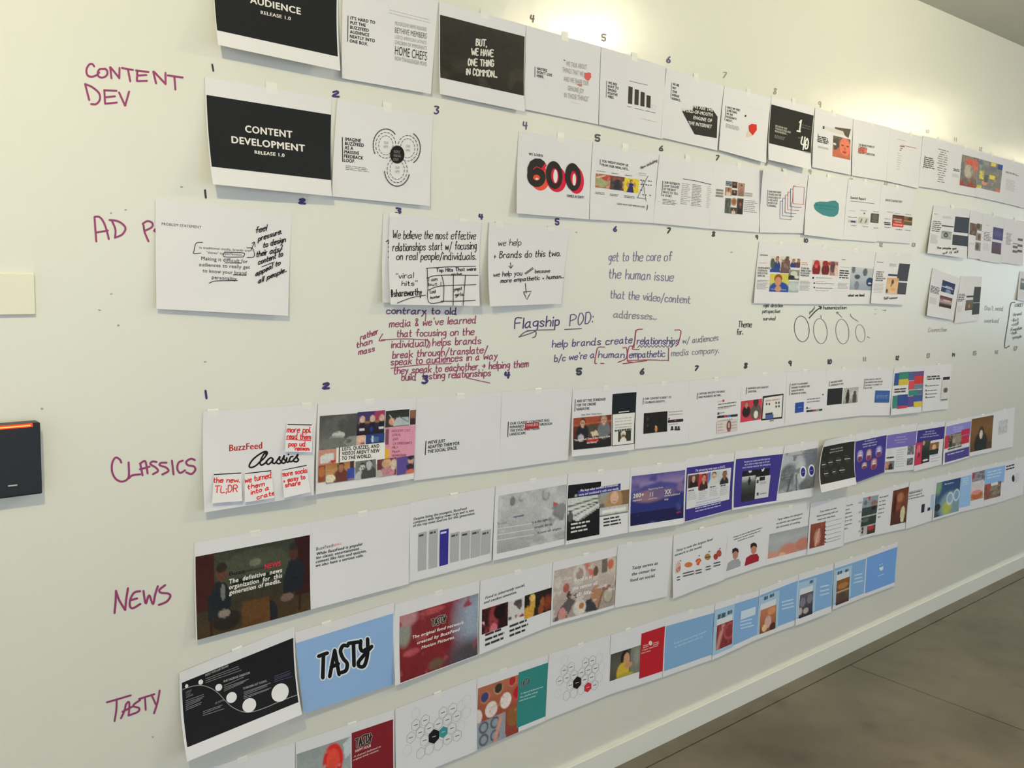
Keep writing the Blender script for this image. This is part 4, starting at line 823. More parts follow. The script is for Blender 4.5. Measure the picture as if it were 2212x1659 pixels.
pic(s, 1250,955, 1340,1088, '#a87a78', [('e',.35,.4,.3,.4,'#5c4048'), ('e',.8,.6,.25,.4,'#d4bcae'), ('n',5,.6,'#8a4a50')], .2, cell=1.1)
greek(s, 985,958, 1045,995, 2, '#c98a70', .4, .1, 2); para(s, ["IT'S BEEN TRUE", 'MAKING IT PEOPLE', 'IN YOUR SHOES?', 'WORKING DAY.'], 978,1025, 1072,1032, 17, 22, '#3a3836', .03)
greek(s, 970,1130, 1060,1225, 8, '#6a6663', .25, .2, 4); poly(s, ell(1090,1106,8,10,10), '#33302e'); poly(s, ell(1100,1155,6,8,10), '#33302e'); poly(s, ell(1100,1195,6,8,10), '#33302e')
for y in (1100, 1150, 1192): greek(s, 1115,y, 1310,y+18, 1, '#66625f', .3, .35, 9)
greek(s, 1115,1132, 1200,1145, 1, '#a9a5a1', .3, .1, 4); greek(s, 1110,1215, 1230,1232, 1, '#a9a5a1', .3, .1, 4)
s = mk((1813,534), (1892,544), (1881,657), (1805,657), 'sheet with a misty blue photo of standing figures, third row', R3, tape=(.45,))
fr('C1'); pic(s, 1440,1005, 1632,1222, ('#b9bdc4','#a8b0bc','#8d98a8'), [('e',.12,.12,.08,.16,'#6a7078'), ('e',.62,.2,.1,.17,'#5a6270'), ('e',.3,.42,.12,.1,'#4a5058'), ('e',.3,.8,.1,.2,'#7a7a8c'), ('e',.85,.62,.15,.2,'#2c3a60'), ('r',.78,.45,1,.72,'#33426a'), ('e',.86,.68,.08,.04,'#c4c8d0')], .12, cell=1.2)
greek(s, 1355,930, 1390,948, 1, '#77736f', .5, .1, 2); greek(s, 1338,1000, 1435,1018, 1, '#c49a8c', .3, .1, 5); greek(s, 1335,1028, 1425,1120, 4, '#4a4744', .55, .2, 3); greek(s, 1318,1148, 1415,1210, 5, '#8d8985', .3, .25, 4)
hand(s, 'what we lead', 1412,1278, 1558,1275, 22, 5, '#3c3a38', mark=False)
s = mk((1893,545), (1970,550), (1953,659), (1881,655), 'sheet with two slate blocks and an orange phone picture, third row', R3, (.014, .010), tape=(.6,))
fr('D2'); rect(s, 518,182, 640,425, '#41434f'); rect(s, 485,438, 603,605, '#454852'); rect(s, 370,325, 488,358, '#3c3c42')
pic(s, 355,375, 485,605, ('#c99a70','#d8b48c','#cbb49c'), [('e',.5,.25,.1,.14,'#4a3c34'), ('l',.5,.3,.4,.5,.05,'#4a3c34'), ('e',.1,.8,.1,.12,'#6a4a38'), ('e',.6,.7,.2,.1,'#d99a60')], .2, cell=1)
greek(s, 215,155, 300,178, 1, '#77736f', .5, .1, 3); para(s, ['AUDIENCE TO', 'REALISE THE', 'SO REALISTIC', 'THROUGH SOCIAL', 'AND BEYOND'], 205,305, 340,312, 20, 29, '#3c3a40', .03); greek(s, 175,450, 310,590, 7, '#a5a19f', .3, .25, 5); greek(s, 385,180, 510,230, 3, '#8d8a8c', .3, .3, 5)
hand(s, 'Self-censor', 305,670, 490,660, 32, 7, '#66635f', mark=False)
s = mk((2015,579), (2075,602), (2059,692), (2002,682), 'small far sheet with a navy building picture above a maroon one', R3, (.012, .008), tape=())
fr('D2'); pic(s, 1108,405, 1255,610, ('#26305a','#2c3a66','#303c58'), [('r',.05,.5,.85,.58,'#b8bcc8'), ('r',.3,.4,.8,.46,'#c8ccd4'), ('e',.55,.85,.2,.2,'#7a88a8')], .2, cell=1)
pic(s, 1075,612, 1218,800, ('#5a2c34','#7a4a50','#b09a9c','#3c2a2a','#402c2c'), [('r',.3,.3,.85,.42,'#d0b4b4')], .15, cell=1)
greek(s, 950,475, 1060,610, 6, '#4f4c50', .5, .2, 3); greek(s, 935,635, 1030,745, 9, '#aaa6a8', .35, .25, 4); greek(s, 975,375, 1045,398, 1, '#77737a', .5, .1, 2)
s = mk((2076,596), (2122,598), (2114,692), (2061,698), 'small far sheet with a tall dark grey block at its right', R3, (.006, .010), tape=())
fr('D2'); rect(s, 1540,500, 1628,710, '#43464c'); rect(s, 1515,722, 1602,870, '#44474e'); pic(s, 1425,680, 1512,815, ('#6a6458','#5a4c40'), [('e',.5,.6,.1,.2,'#a87a60')], .2, cell=1); rect(s, 1432,620, 1522,642, '#4a484c')
greek(s, 1325,590, 1410,700, 5, '#5c585e', .45, .3, 3); greek(s, 1310,765, 1375,840, 6, '#b4b0b2', .3, .3, 3)
s = mk((2203,586), (2240,590), (2232,655), (2197,648), 'sliver of a sheet with a grey photo at the far right edge', R3, tape=())
fr('D2'); pic(s, 2170,385, 2260,550, ('#7d8284','#66696c'), [('e',.3,.3,.2,.1,'#c4c8ca')], .2, cell=1)
# ---------------- fourth row
s = mk((439,888), (686,872), (677,1069), (441,1107), 'white sheet with a red wordmark, black script lettering and sticky notes', R4, (.020, .024), wav=.003, tape=(.08, .9))
S4 = s
fr('E1'); para(s, ['BuzzFeed'], 318,488, 622,462, 62, 10, '#b0282c', .035, label='red printed wordmark')
strokes(s, [[(655,520),(662,495),(640,492),(590,520),(540,560),(508,605),(505,632),(530,636),(570,615),(600,585)], [(598,588),(640,550),(668,510),(662,492),(640,510),(612,560),(602,600),(618,615),(650,595),(665,575)],
 [(722,558),(700,548),(672,568),(662,595),(678,608),(705,588),(722,560),(716,590),(735,600),(758,575)], [(755,580),(785,535),(780,560),(795,585),(778,603),(755,595)], [(795,590),(825,525),(820,555),(838,580),(820,598),(798,590)],
 [(838,585),(850,545),(845,580),(860,588),(875,565)], [(905,535),(885,540),(872,565),(878,583),(900,578),(918,555)], [(918,560),(952,515),(940,545),(955,565),(938,585),(912,580)], [(862,520),(865,515)]], 15, '#1c1b1b', mark=False, name='script_lettering', label='black brush script word')
s = mk((687,872), (900,858), (893,1034), (682,1068), 'sheet with a collage of small photos around a three-line bold caption', R4, (.014, .016), wav=.003, tape=(.5,))
fr('E1')
pic(s, 1152,165, 1485,455, ('#4a4b4c','#5a5b5a','#6e6f6e'), [('e',.82,.3,.3,.5,'#4c4d4d'), ('e',.5,.58,.17,.1,'#b9b9b6'), ('e',.4,.64,.25,.06,'#9a9b99'), ('e',.35,.85,.5,.22,'#6d6e6c'), ('e',.9,.78,.25,.14,'#858684'), ('n',5,.62,'#5c5d5c')], .2)
pic(s, 1497,130, 1742,325, ('#3c3468','#4a3a62','#2c2530','#262026'), [('e',.85,.2,.25,.3,'#9a3a5c'), ('r',.08,.42,.95,.5,'#8a6a3a')]+[('e',x,.33,.09,.14,'#c8a89c') for x in (.2,.55,.88)]+[('r',x-.09,.45,x+.09,.72,'#23222e') for x in (.2,.55,.88)]+[('r',x-.08,.68,x+.08,.78,'#c9c8cc') for x in (.2,.88)]+[('e',.53,.75,.06,.1,'#2c3a86')], .2)
pic(s, 1758,118, 1970,250, ('#2e302c','#3a3a34'), [('p',[(.3,.95),(.45,.5),(.95,.45),(1,.95)],'#a9b0b8'), ('e',.28,.65,.12,.2,'#c9907c'), ('l',.2,.3,.35,.7,.02,'#c4c0b8'), ('l',.55,.4,.95,.75,.03,'#5a6a80')], .2)
pic(s, 1983,112, 2030,240, '#5a3a34', [('e',.5,.3,.4,.3,'#8a5a4c'), ('e',.5,.85,.6,.3,'#3a2a2a')], .2)
pic(s, 1492,345, 1562,422, '#c9a090', [('e',.5,.4,.4,.3,'#d8b09c'), ('r',.5,.75,1,1,'#a03c3c')], .2)
pic(s, 1575,335, 1742,412, '#2f3f78', [('r',.3,.3,.7,.75,'#4a6a9c'), ('e',.36,.5,.07,.3,'#b4c4d0'), ('r',0,.8,1,1,'#28305c')], .25)
pic(s, 1755,270, 2022,540, '#c9849c', [('r',0,.05,.14,.5,'#7a4a5c'), ('p',[(0,.55),(.1,.65),(.3,.5),(.38,.6),(.2,.75),(.1,1),(0,1)],'#d8a23c'), ('p',[(.14,0),(1,0),(1,.95),(.15,.98)],'#d090a8')], .08)
for i, t in enumerate(['GROCERY LIST', 'CEREAL', 'EGGS', 'LA CROISSANTS', 'MILK', 'PIZZA', 'PEPPERONI']): hand(s, t, 1812+(10 if i in (2,3) else 0),312+i*38, 1812+len(t)*14,305+i*38, 20, 3, '#8a5064', mark=False)
pic(s, 1140,480, 1300,600, ('#c08a7c','#b87a6c'), [('p',[(.15,.35),(.8,.25),(.85,.8),(.1,.85)],'#c8c8c8'), ('e',.8,.8,.15,.1,'#b03c3c')], .15)
rect(s, 1302,455, 1745,600, '#dcd9d8', 'printed_panel'); bar(s, 1328,452, 1325,588, 9)
para(s, ["LISTS, QUIZZES, AND", "VIDEOS AREN'T NEW", 'TO THE WORLD.'], 1352,482, 1698,452, 33, 43, BK, .045)
pic(s, 1135,622, 1198,765, '#8a4a34', [('e',.5,.4,.4,.3,'#b06a44')], .3)
pic(s, 1208,608, 1465,748, ('#9a6a3a','#b98a5c','#7a6a80'), man(.52,.25,.22,'#9a6a50','#2a2220','#6a3a34',.8)+[('r',.75,.4,1,.9,'#3a4a9c'), ('e',.15,.75,.18,.2,'#d8ccb4'), ('r',.85,0,.98,.35,'#40303c')], .25)
pic(s, 1475,582, 1662,722, '#6a6c6c', man(.35,.4,.25,'#b4b6b6','#3a3b3b','#b0b2b2')+man(.65,.25,.25,'#a8a9a9','#3c3d3d','#444646'), .25)
pic(s, 1675,565, 1848,700, '#6a3a40', [('e',.5,.3,.25,.25,'#c09a7c'), ('e',.5,.8,.4,.3,'#b9808c'), ('e',.85,.4,.15,.3,'#c4b4a8'), ('e',.1,.8,.2,.2,'#b0a8a0')], .35)
pic(s, 1858,545, 2012,682, '#5a4a8c', [('e',.78,.3,.15,.22,'#c49a84'), ('e',.78,.12,.16,.12,'#2a2230'), ('e',.75,.6,.22,.15,'#3a2a34'), ('e',.8,.92,.3,.15,'#c86a4c')], .15)
s = mk((900,859), (1084,846), (1080,1014), (893,1038), 'mostly blank white sheet with a small three-line bold text at lower left, fourth row', R4, (.006, .006), tape=(.5,))
fr('C3'); bar(s, 851,1500, 844,1628, 8); para(s, ["WE'VE JUST", 'ADAPTED THEM FOR', 'THE SOCIAL SPACE.'], 868,1530, 1160,1492, 30, 41, BK, .04, up=(1,-30))
s = mk((1084,846), (1237,836), (1227,993), (1080,1014), 'white sheet with four bold lines, one word struck by a red patch, fourth row', R4, (.006, .006), tape=(.5,))
fr('C4'); bar(s, 77,1325, 70,1462, 7); para(s, ['OUR CLASSIC CONTENT HAS', 'REMAINED TIMELESS THROUGH', 'THE EVOLVING MEDIA', 'LANDSCAPE.'], 92,1352, 478,1318, 25, 33, BK, .035, up=(1,-25))
rect(s, 230,1338, 355,1380, '#a5343a', label='dark red patch over a word'); para(s, ['TIMELESS'], 238,1368, 348,1358, 22, 10, WH, .02)
s = mk((1237,841), (1376,830), (1370,971), (1235,986), 'sheet with a photo of two seated men and a phone page at its right', R4, (.016, .012), wav=.003)
fr('C4'); bar(s, 692,1118, 687,1228, 6); para(s, ['AND SET THE STANDARD', 'FOR THE ONLINE', 'NARRATIVE.'], 705,1147, 970,1127, 26, 37, BK, .035)
rect(s, 1035,1068, 1246,1245, '#1c1f27'); rect(s, 1030,1248, 1234,1525, '#1c1c20', 'printed_frame'); rect(s, 1035,1256, 1228,1520, '#dcd9d8', 'printed_panel')
strokes(s, [[(1092,1235),(1182,1226)]], 8, WH, mark=False, name='printed_caption')
greek(s, 1055,1285, 1215,1320, 2, '#b9b6b4', .4, .1, 5); greek(s, 1055,1340, 1215,1375, 2, '#b0adab', .4, .1, 5); greek(s, 1052,1392, 1218,1402, 1, '#55524f', .6, .1, 7)
pic(s, 1085,1412, 1200,1495, '#33362c', [('e',.4,.3,.18,.3,'#d8d4cc'), ('e',.38,.5,.14,.3,'#c4a48c'), ('e',.4,.95,.25,.35,'#dcd8d4'), ('e',.4,.45,.17,.06,'#4a3a34')], .2, cell=1.4)
para(s, ['New York Times Story...'], 748,1268, 942,1252, 18, 10, '#2c2a2a', .02)
pic(s, 675,1290, 1020,1545, ('#6a2a22','#7a342a','#5a2a26','#2c2224','#28242a'), [('e',.2,.05,.5,.2,'#9a4a34'), ('l',.0,.25,1,.2,.03,'#b05a3c'), ('e',.5,.45,.2,.2,'#4a4438'), ('r',.35,.7,.65,.78,'#b03430')]+man(.24,.18,.13,'#c49a84','#3a2a28','#23242e',.8)+man(.79,.15,.14,'#c09680','#8a847e','#6a6c74',.8)+[('p',[(.45,.5),(.6,.45),(.65,.6),(.5,.65)],'#c4b4a0'), ('e',.2,.65,.08,.12,'#a9a8ac'), ('r',0,.85,1,1,'#222226')], .25, label='photo of two seated men')
para(s, ['"The New York Times Is Not Going to Cave', 'into Baloney"'], 678,1503, 1008,1462, 19, 37, '#e0dcda', .03, align='c')
s = mk((1376,830), (1489,822), (1487,957), (1371,970), 'white sheet with a black photo of a lone orange figure, fourth row', R4, (.006, .006), tape=(.5,))
fr('C4'); bar(s, 1318,1105, 1313,1165, 5); para(s, ['OUR CONTENT IS BUILT TO', 'CELEBRATE IDENTITY...'], 1328,1122, 1572,1106, 20, 34, BK, .03)
pic(s, 1322,1245, 1535,1412, ('#232222','#1f1d1d'), [('e',.53,.82,.06,.14,'#c08048'), ('e',.52,.7,.04,.06,'#c9a070'), ('e',.17,.3,.06,.08,'#3a3836'), ('e',.17,.6,.06,.08,'#363432')], .3, cell=1.5)
greek(s, 1548,1222, 1675,1262, 2, '#9c9996', .3, .2, 6); poly(s, ell(1552,1295,7,10,8), '#55524f'); rect(s, 1542,1308, 1682,1320, '#2c2a2c'); rect(s, 1600,1306, 1618,1318, '#b04848'); greek(s, 1545,1340, 1640,1350, 1, '#aaa7a4', .4, .1, 4)
for x in (1580, 1615, 1640): poly(s, ell(x,1372,9,10,10), '#2a2828'); poly(s, [(x-14,1402),(x-9,1382),(x+9,1382),(x+13,1398)], '#2a2828')
s = mk((1489,822), (1602,811), (1597,937), (1487,957), 'white sheet with a narrow article column ending in a woman photo, fourth row', R4, (.006, .006), tape=(.5,))
fr('C4'); bar(s, 1815,1060, 1811,1118, 5); para(s, ['CAPTURE SPECIFIC FEELINGS', 'AND MOMENTS IN TIME...'], 1824,1076, 2065,1052, 19, 32, BK, .03)
poly(s, ell(2052,1130,10,13,10), '#c04a50'); strokes(s, [[(2000,1138),(2035,1134)]], 3, '#8d8986', mark=False, name='printed_line'); greek(s, 2005,1150, 2190,1182, 2, '#6a6663', .3, .2, 7); greek(s, 2005,1192, 2110,1204, 1, '#bbb7b4', .4, .1, 4)
rect(s, 1998,1238, 2015,1255, '#4a484c'); greek(s, 2020,1236, 2062,1244, 1, '#77736f', .5, .1, 2)
for i, c in enumerate(['#2c2a2c','#2c2a2c','#a8343c','#3a70b0','#2c2a2c','#2c2a2c']): rect(s, 1996+i*31,1270-i*3, 2025+i*31,1286-i*3, c)
greek(s, 2000,1302, 2140,1316, 1, '#aaa6a3', .4, .1, 6); pic(s, 1988,1325, 2178,1400, '#cfc3c3', [('e',.58,.5,.11,.45,'#5a3c44'), ('e',.58,.45,.05,.22,'#d0a090'), ('e',.58,.95,.07,.2,'#b04a5c')]+[('r',x,.2+.25*j,x+.25,.28+.25*j,'#a8999a') for x in (.05,.7) for j in range(3)], .1, cell=1.3)
s = mk((1602,811), (1700,803), (1695,920), (1597,937), 'sheet with two men on red beside a drawn computer screen', R4, (.006, .006), tape=(.5,))
fr('D1'); bar(s, 310,1178, 304,1240, 5); para(s, ["ANSWERED LIFE'S GREATEST", 'QUESTIONS...'], 320,1196, 510,1182, 18, 30, BK, .03)
pic(s, 258,1305, 445,1470, '#c23c50', man(.27,.2,.14,'#b08070','#6a4a40','#2c2022',.9)+man(.7,.15,.19,'#4a342c','#26201e','#5a5450',.9)+[('e',.72,.72,.1,.18,'#d8d4ce')], .1, cell=1.3, label='photo of two men on red')
poly(s, [(458,1258),(648,1234),(636,1462),(442,1482)], '#2a2a2c', 'printed_screen_frame'); poly(s, [(468,1275),(640,1248),(628,1448),(452,1466)], '#dad7d6', 'printed_panel'); poly(s, [(520,1478),(558,1473),(556,1488),(520,1492)], '#8d8b8a')
for x, y in [(488,1322),(512,1322),(575,1312),(600,1310),(575,1345),(600,1342)]: poly(s, ell(x+4,y+8,8,12,8), '#5a5254')
greek(s, 480,1285, 620,1300, 1, '#c49a9c', .4, .1, 3); rect(s, 480,1415, 545,1424, '#3c3a40'); rect(s, 480,1435, 552,1460, '#4a62a0')
s = mk((1700,803), (1786,797), (1779,907), (1695,920), 'sheet with a small blue square and a tiny article column, fourth row', R4, (.006, .006), tape=(.45,))
fr('D1'); bar(s, 710,1142, 702,1250, 4); para(s, ["DISTRICT IS A MOVEMENT", 'DESIGNED TO UNDERSTAND', 'OURSELVES AND BE', 'PRESENTED BY OTHERS...'], 722,1162, 890,1145, 17, 28, '#2c2a2a', .03)
rect(s, 756,1320, 832,1402, '#2f4a98'); strokes(s, [[(780,1362),(812,1358)]], 3, '#9ab0d8', mark=False, name='printed_line'); greek(s, 865,1275, 1005,1310, 2, '#7d7c8c', .35, .2, 6); poly(s, ell(864,1366,8,11,8), '#4a4450'); greek(s, 875,1362, 900,1375, 1, '#a5a2a0', .5, .1, 2)
for i, c in enumerate(['#2c2a2c','#3c3a40','#a8484c','#8d8a90','#3c3a3c']): rect(s, 858+i*29,1388-i*3, 885+i*29,1402-i*3, c)
greek(s, 1003,1235, 1015,1250, 1, '#55524f', .6, .1, 1)
s = mk((1786,797), (1865,792), (1856,898), (1779,907), 'sheet with a black square beside a grey couple photo, fourth row', R4, (.006, .006), tape=(.45,))
fr('D1'); bar(s, 1072,1118, 1068,1168, 4); para(s, ['AND BEING HUMAN', 'EXPERIENCED TO SPEC.'], 1080,1140, 1205,1122, 17, 28, '#3a3836', .03)
rect(s, 1055,1192, 1182,1328, '#26272a'); pic(s, 1202,1185, 1328,1315, ('#a8a6a4','#c0bebb','#8d8b88'), [('e',.3,.6,.12,.4,'#2e2c2c'), ('e',.3,.2,.07,.1,'#3a3838'), ('e',.75,.7,.14,.35,'#4c4a48'), ('e',.75,.33,.08,.1,'#55524f')], .3, cell=1.2)
s = mk((1865,793), (1931,796), (1923,897), (1856,898), 'sheet with a bright blue rectangle at its lower right, fourth row', R4, (.006, .006), tape=(.5,))
fr('D1'); bar(s, 1395,1098, 1385,1190, 4); para(s, ["WE'VE CREATED A PRACTICE", 'OUR AUDIENCE FROM AROUND', 'THE WORLD TO CONNECT TO', 'EACH OTHER...'], 1400,1115, 1562,1104, 15, 26, '#3a3836', .025)
rect(s, 1492,1205, 1618,1318, '#3a5c9e'); greek(s, 1502,1245, 1610,1280, 3, '#8aa4c8', .3, .1, 4)
s = mk((1932,794), (1997,789), (1991,890), (1924,897), 'sheet with a mosaic of green, yellow, red and blue blocks', R4, (.012, .014), tape=(.3,))
fr('D1')
for a, b_, c_, d, col in [(1672,1048,1708,1158,'#34508c'),(1712,1040,1798,1100,'#3a8070'),(1708,1105,1792,1152,'#c8b040'),(1802,1035,1850,1110,'#4a5c90'),(1852,1032,1942,1068,'#6a4a7c'),(1852,1075,1935,1142,'#c23a3c'),(1800,1118,1845,1195,'#c84a54'),(1848,1152,1925,1188,'#6a8090'),(1798,1205,1880,1248,'#3c8074'),(1885,1200,1920,1240,'#5a6a8c'),(1652,1255,1690,1368,'#3c7c70'),(1695,1248,1784,1345,'#33488c'),(1690,1350,1780,1366,'#c03a40'),(1788,1262,1838,1352,'#5a468c'),(1842,1250,1918,1302,'#3a5494'),(1842,1315,1922,1350,'#d0b438')]:
    rect(s, a,b_, c_,d, col, 'printed_tile')
greek(s, 1668,1185, 1782,1222, 2, '#55524f', .55, .15, 3)
s = mk((1997,789), (2057,785), (2047,883), (1992,889), 'last sheet of the fourth row, with a tall phone outline at its right', R4, (.006, .006), tape=(.5,))
fr('D1'); bar(s, 1972,1070, 1966,1105, 4); greek(s, 1975,1070, 2095,1105, 2, '#4f4c49', .6, .15, 3)
for y in (1155, 1200, 1232, 1262): poly(s, ell(1958,y+6,7,10,8), '#66625f'); greek(s, 1968,y, 2080-(y-1155)*.3,y+10, 1, '#77736f', .4, .2, 5)
rect(s, 2115,1082, 2172,1108, '#2c2a2c'); pic(s, 2105,1110, 2165,1295, '#cfcccb', [('e',.5,.5,.25,.12,'#5a5856'), ('r',.1,.9,.8,.97,'#66625f')], .1, cell=1.3)

# ---------------- fifth row
s = mk((420,1172), (672,1127), (673,1316), (424,1383), 'sheet with a dark interview photo under white bold words, first in the fifth row', R5, (.014, .014), tape=(.5,))
fr('E2'); pic(s, 945,352, 2005,870, ('#35382f','#3c3e34','#33332c','#3a3024','#42341f'), [('r',0,0,.16,.68,'#3a1d1c'), ('r',.85,0,1,.75,'#33191a'), ('e',.5,.3,.32,.25,'#44463a'), ('e',.5,.22,.05,.05,'#6a6a58'), ('r',.3,.3,.7,.32,'#2e3028'), ('r',.3,.38,.68,.47,'#1f261e'), ('p',[(.1,.55),(.17,.36),(.24,.38),(.3,.55),(.28,.75),(.1,.8)],'#1f2328'), ('e',.215,.27,.045,.1,'#5c3a30'), ('e',.215,.2,.045,.06,'#2c2420'), ('e',.225,.5,.02,.1,'#6a6868'), ('e',.25,.85,.12,.12,'#26221e'),
 ('p',[(.75,.5),(.8,.3),(.88,.26),(.95,.4),(.92,.7),(.75,.72)],'#1f2229'), ('e',.845,.2,.04,.1,'#4a2e2a'), ('e',.84,.12,.04,.05,'#2a2a2a'), ('e',.63,.9,.06,.16,'#1d1f24'), ('e',.78,.75,.06,.05,'#6a5850'), ('r',.38,.68,.62,1,'#54391f'), ('e',.23,.76,.05,.05,'#7a7068'), ('l',.12,.8,.12,1,.012,'#2c1a14'), ('l',.9,.7,.89,.95,.012,'#2c1a14')], .3, label='dark photo of two seated men', cell=2.4)
para(s, ['Buzz'], 1255,528, 1400,500, 40, 10, '#15181a', .02); para(s, ['NEWS'], 1580,465, 1728,432, 44, 10, '#c92a44', .04)
para(s, ['The  definitive  news'], 1250,600, 1740,490, 40, 10, WH, .045, up=(4,-42)); para(s, ['organization  for  this'], 1250,652, 1740,540, 40, 10, WH, .045, up=(4,-42)); para(s, ['generation of media.'], 1252,702, 1730,588, 40, 10, WH, .045, up=(4,-42))
s = mk((672,1127), (886,1088), (883,1261), (673,1316), 'white sheet with a small four-line bold text at left middle, fifth row', R5, (.013, .008), tape=(.5,))
fr('E3'); para(s, ['BuzzFeed'], 98,720, 250,685, 30, 10, '#3c3a3e', .02); para(s, ['NEWS'], 252,683, 328,668, 22, 10, '#c86468', .02)
para(s, ['While BuzzFeed is popular', 'for classic entertainment', 'content like lists and quizzes,', 'we also have a serious side.'], 98,765, 565,660, 28, 36, '#26242a', .035, up=(2,-28))
s = mk((886,1085), (1069,1051), (1062,1211), (884,1258), 'sheet with a chart of grey bars and one tall indigo bar', R5, (.006, .006), tape=(.5,))
fr('E3'); para(s, ['Despite being the youngest, BuzzFeed', 'competes with legacy news orgs and is one', 'of the top news sources for this generation.'], 993,443, 1562,325, 24, 31, '#26242a', .035, up=(2,-25))
for i, (x0, y0, y1) in enumerate([(1035,560,900),(1135,535,878),(1234,535,852),(1332,562,820),(1430,552,795),(1524,538,775),(1618,540,748)]):
    rect(s, x0,y0, x0+74,y1-8, '#34308c' if i == 2 else '#a9a9ae', 'printed_chart_bar', 'tall indigo bar' if i == 2 else None)
    greek(s, x0+6,y0+10, x0+60,y0+28, 1, '#c9c8e0' if i == 2 else '#4a484c', .6, .1, 1)
s = mk((1071,1049), (1226,1024), (1220,1176), (1065,1211), 'sheet with a pale grey smoky photo and ruled lines', R5, (.012, .010), tape=(.5,))
fr('E4'); pic(s, 160,345, 782,735, ('#a9a9ac','#b4b4b7','#acacb0','#a4a4a8','#98989c'), [('e',.2,.15,.04,.08,'#77777b'), ('e',.33,.1,.05,.08,'#8a8a8e'), ('e',.68,.12,.06,.12,'#8d8d91'), ('e',.68,.12,.035,.08,'#a9a9ac'), ('p',[(.79,.28),(.88,.33),(.87,.4),(.8,.37)],'#b4525a'), ('e',.85,.55,.12,.2,'#7a7a80'), ('e',.92,.45,.08,.12,'#84848a'), ('n',4,.55,'#bcbcc0')], .2)
for y in (600, 655, 706): strokes(s, [[(145,y+48),(480,y-5)]], 6, '#cfcfd2', mark=False, name='printed_line')
para(s, ['To raise'], 142,612, 230,598, 20, 10, '#4c4a58', .02); para(s, ['represent'], 290,548, 390,530, 22, 10, '#4a4590', .03); para(s, ['it is the right.'], 465,600, 612,570, 24, 10, '#55556a', .03); para(s, ['truth first.'], 485,645, 655,612, 24, 10, '#5c5a70', .03); para(s, ['Know all angles'], 515,695, 732,650, 24, 10, '#77758c', .03)
s = mk((1227,1024), (1363,1010), (1358,1150), (1221,1177), 'sheet with a fan of folded papers on black beside a woman on video', R5, (.012, .014), tape=(.5,))
fr('E4'); rect(s, 798,248, 1084,700, '#191a1c')
pic(s, 795,370, 1080,545, ('#8a8c8c','#b4b6b6','#6a6c6c'), [('p',[(0,.0),(.9,0),(.95,.2),(0,.35)],'#c4c6c6'), ('l',0,.35,.95,.15,.03,'#222'), ('p',[(0,.4),(.9,.2),(1,.45),(.25,1),(0,.7)],'#c9cbcb'), ('l',0,.55,.95,.3,.025,'#333'), ('l',.2,.75,.95,.35,.025,'#333'), ('p',[(0,.65),(.3,1),(0,1)],'#222'), ('p',[(.35,1),(1,.55),(1,1)],'#1c1d1e'), ('e',.1,.75,.08,.2,'#55585a')], .25)
poly(s, [(885,298),(1278,230),(1276,290),(1100,322),(888,352)], '#3c3886', label='indigo caption band'); para(s, ['We kept what worked in traditional', 'news and combined it with new media'], 895,310, 1262,250, 23, 36, '#dcdaea', .035, align='c', up=(2,-23))
pic(s, 1090,322, 1350,478, ('#8a9aa0','#a08a70','#8d7a68'), [('r',.7,0,1,.8,'#7a6048'), ('e',.5,.45,.26,.6,'#a8845c'), ('e',.5,.3,.13,.28,'#d0a898'), ('r',0,.5,.15,1,'#66626a'), ('e',.5,.47,.05,.03,'#a86a64')], .2)
pic(s, 1085,458, 1345,495, '#b9b7b8', [('r',.1,.35,.9,.6,'#e0dedf'), ('r',0,.8,1,1,'#2c2c30')], .2)
greek(s, 820,590, 1000,662, 3, '#c9c8c8', .45, .2, 4); greek(s, 1120,545, 1285,605, 3, '#33312f', .45, .15, 3)
poly(s, [(855,332),(880,328),(878,352),(852,355)], '#9a9c9e')
s = mk((1363,1009), (1482,996), (1476,1131), (1358,1150), 'sheet with a deep blue photo of the earth and large white figures', R5, (.016, .020), tape=(.5,))
fr('E4'); pic(s, 1382,165, 1866,545, ('#5a5298','#8a78a8','#2c3080','#28306c','#1f2460','#1c1f50'), [('e',.52,.65,.65,.45,'#4a4a8c',.1), ('e',.52,.72,.63,.4,'#2a3072',.1), ('e',.35,.45,.28,.12,'#8a6a7c',.5), ('e',.6,.42,.25,.1,'#6a5a86',.5), ('e',.95,.35,.1,.1,'#7a6490',.5), ('r',0,.75,1,1,'#1c1d4a'), ('n',4,.62,'#4a4a88')], .15, label='deep blue photo of the earth')
para(s, ['200+'], 1392,365, 1492,350, 38, 10, WH, .04); para(s, ['reporters'], 1388,398, 1472,385, 17, 10, WH, .03); para(s, ['11'], 1545,352, 1575,348, 40, 10, '#c9c0b8', .04); para(s, ['countries'], 1530,380, 1612,368, 15, 10, WH, .02); para(s, ['XX'], 1682,330, 1740,322, 42, 10, WH, .04); para(s, ['stories published', 'daily'], 1680,352, 1820,332, 17, 34, WH, .03); para(s, ['Reporting from'], 1532,292, 1665,272, 17, 10, WH, .02); para(s, ['NEWS'], 1790,508, 1828,500, 18, 10, '#c03a5c', .04)
s = mk((1482,990), (1587,978), (1579,1102), (1476,1129), 'violet sheet with a row of four portraits on a white panel', R5, (.012, .012), tape=(.5,))
fr('G1'); rect(s, 130,942, 682,1435, '#3a3283'); rect(s, 140,1020, 636,1320, '#d0cfd4', 'printed_panel', None)
u = None
para(s, ['The pioneering news team to DATE.'], 230,990, 590,942, 30, 10, '#d4d0ea', .035, up=(2,-30))
